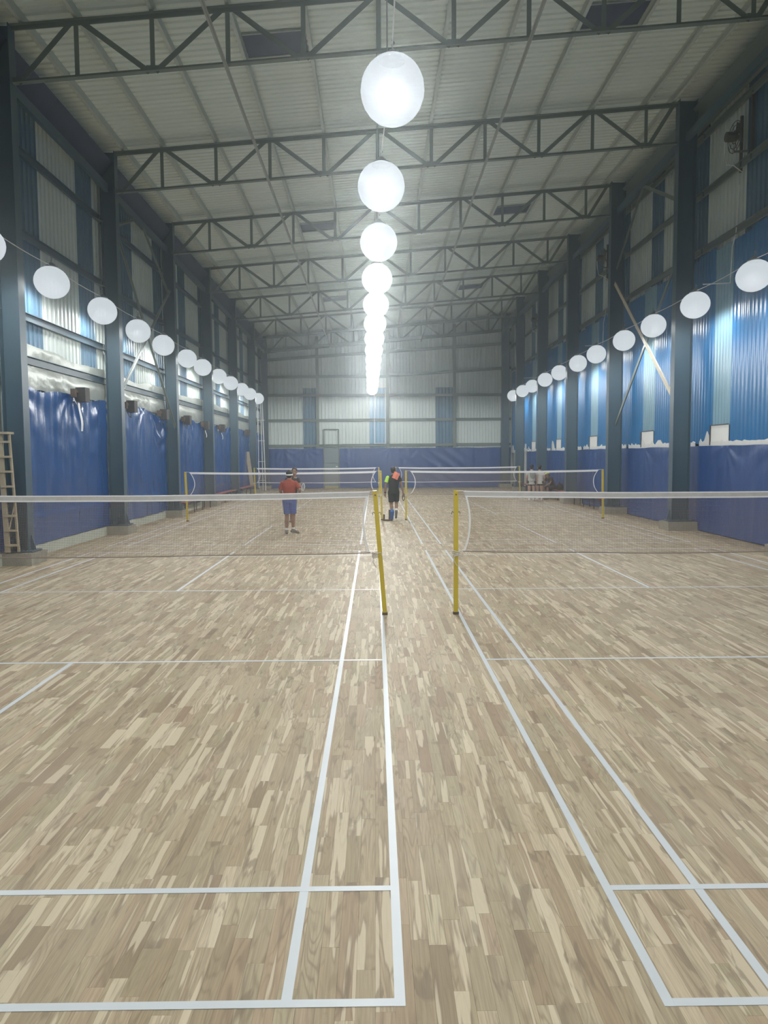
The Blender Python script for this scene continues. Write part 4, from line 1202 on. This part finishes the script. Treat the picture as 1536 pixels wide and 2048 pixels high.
# ================================================================== SMALL THINGS
# two brown off-cuts of timber by the walker's feet
m = MB(); m.bar((0.43, 23.55, 0.0), (0.435, 23.55, 0.33), 0.055, 0.05, up=(0, 1, 0)); m.bar((0.425, 23.5, 0.025), (0.50, 23.35, 0.025), 0.05, 0.05)
tag(m.build('floor_bracket', M['rust']), 'taller brown post bracket by the blue shoe of the person in black', 'bracket')
m = MB(); m.bar((0.26, 23.4, 0.0), (0.265, 23.4, 0.2), 0.055, 0.05, up=(0, 1, 0)); m.bar((0.25, 23.38, 0.025), (0.43, 23.32, 0.025), 0.05, 0.05)
tag(m.build('floor_bracket', M['rust']), 'shorter brown L shaped bracket beside the middle left net post', 'bracket')
t = empty('shuttlecock', (0.80, 23.4, 0), 'white shuttlecock lying on the floor beside the person in black', 'shuttlecock')
MB().ball((0.80, 23.42, 0.014), .014, 10, 6).build('cork', M['s_white'], t)
m = MB()
for j in range(12):
    a = 2 * math.pi * j / 12; w = 0.012
    c0 = Vector((0.80 + .01 * math.cos(a), 23.41, .03 + .01 * math.sin(a))); c1 = Vector((0.80 + .032 * math.cos(a), 23.35, .034 + .032 * math.sin(a)))
    m.bar(c0, c1, .003, w, up=(math.cos(a), 0, math.sin(a)))
m.build('feathers', M['s_white'], t)
# kit on the benches
def shoe(x_, y, z, mat, label, s=1):
    b = Body(); b.cap((x_, y, z + .035), (x_ - .17, y + .02, z + .03), .038, .032); b.cap((x_ + .01, y, z + .04), (x_ + .01, y, z + .085), .04, .036)
    b.v = [(v[0], v[1], max(v[2], z + .004)) for v in b.v]
    tag(b.skin('trainer', M[mat], None, (x_, y, z), 0.009), label, 'shoe', 'shoes on the far right bench')
shoe(8.03, 39.1, .45, 's_white', 'white trainer on the far right bench, nearest the camera')
shoe(8.03, 39.6, .45, 's_white', 'white trainer on the far right bench, farther one of the pair')
b = Body(); b.ball((8.02, 33.2, .60), (.13, .27, .15), 14, 8); b.box((7.92, 33.0, .452), (8.12, 33.4, .6)); b.v = [(v[0], v[1], max(v[2], .452)) for v in b.v]
bag = b.skin('sports_bag', M['f_black'], None, (8.02, 33.2, .452), .012); tag(bag, 'black sports bag on the bench beside the seated person', 'bag')
m = MB(); m.tube([(8.02 + .0, 33.05, .73), (8.0, 33.1, .82), (8.0, 33.3, .82), (8.02, 33.35, .73)], .012, 6); m.build('handle', M['dark'], bag)
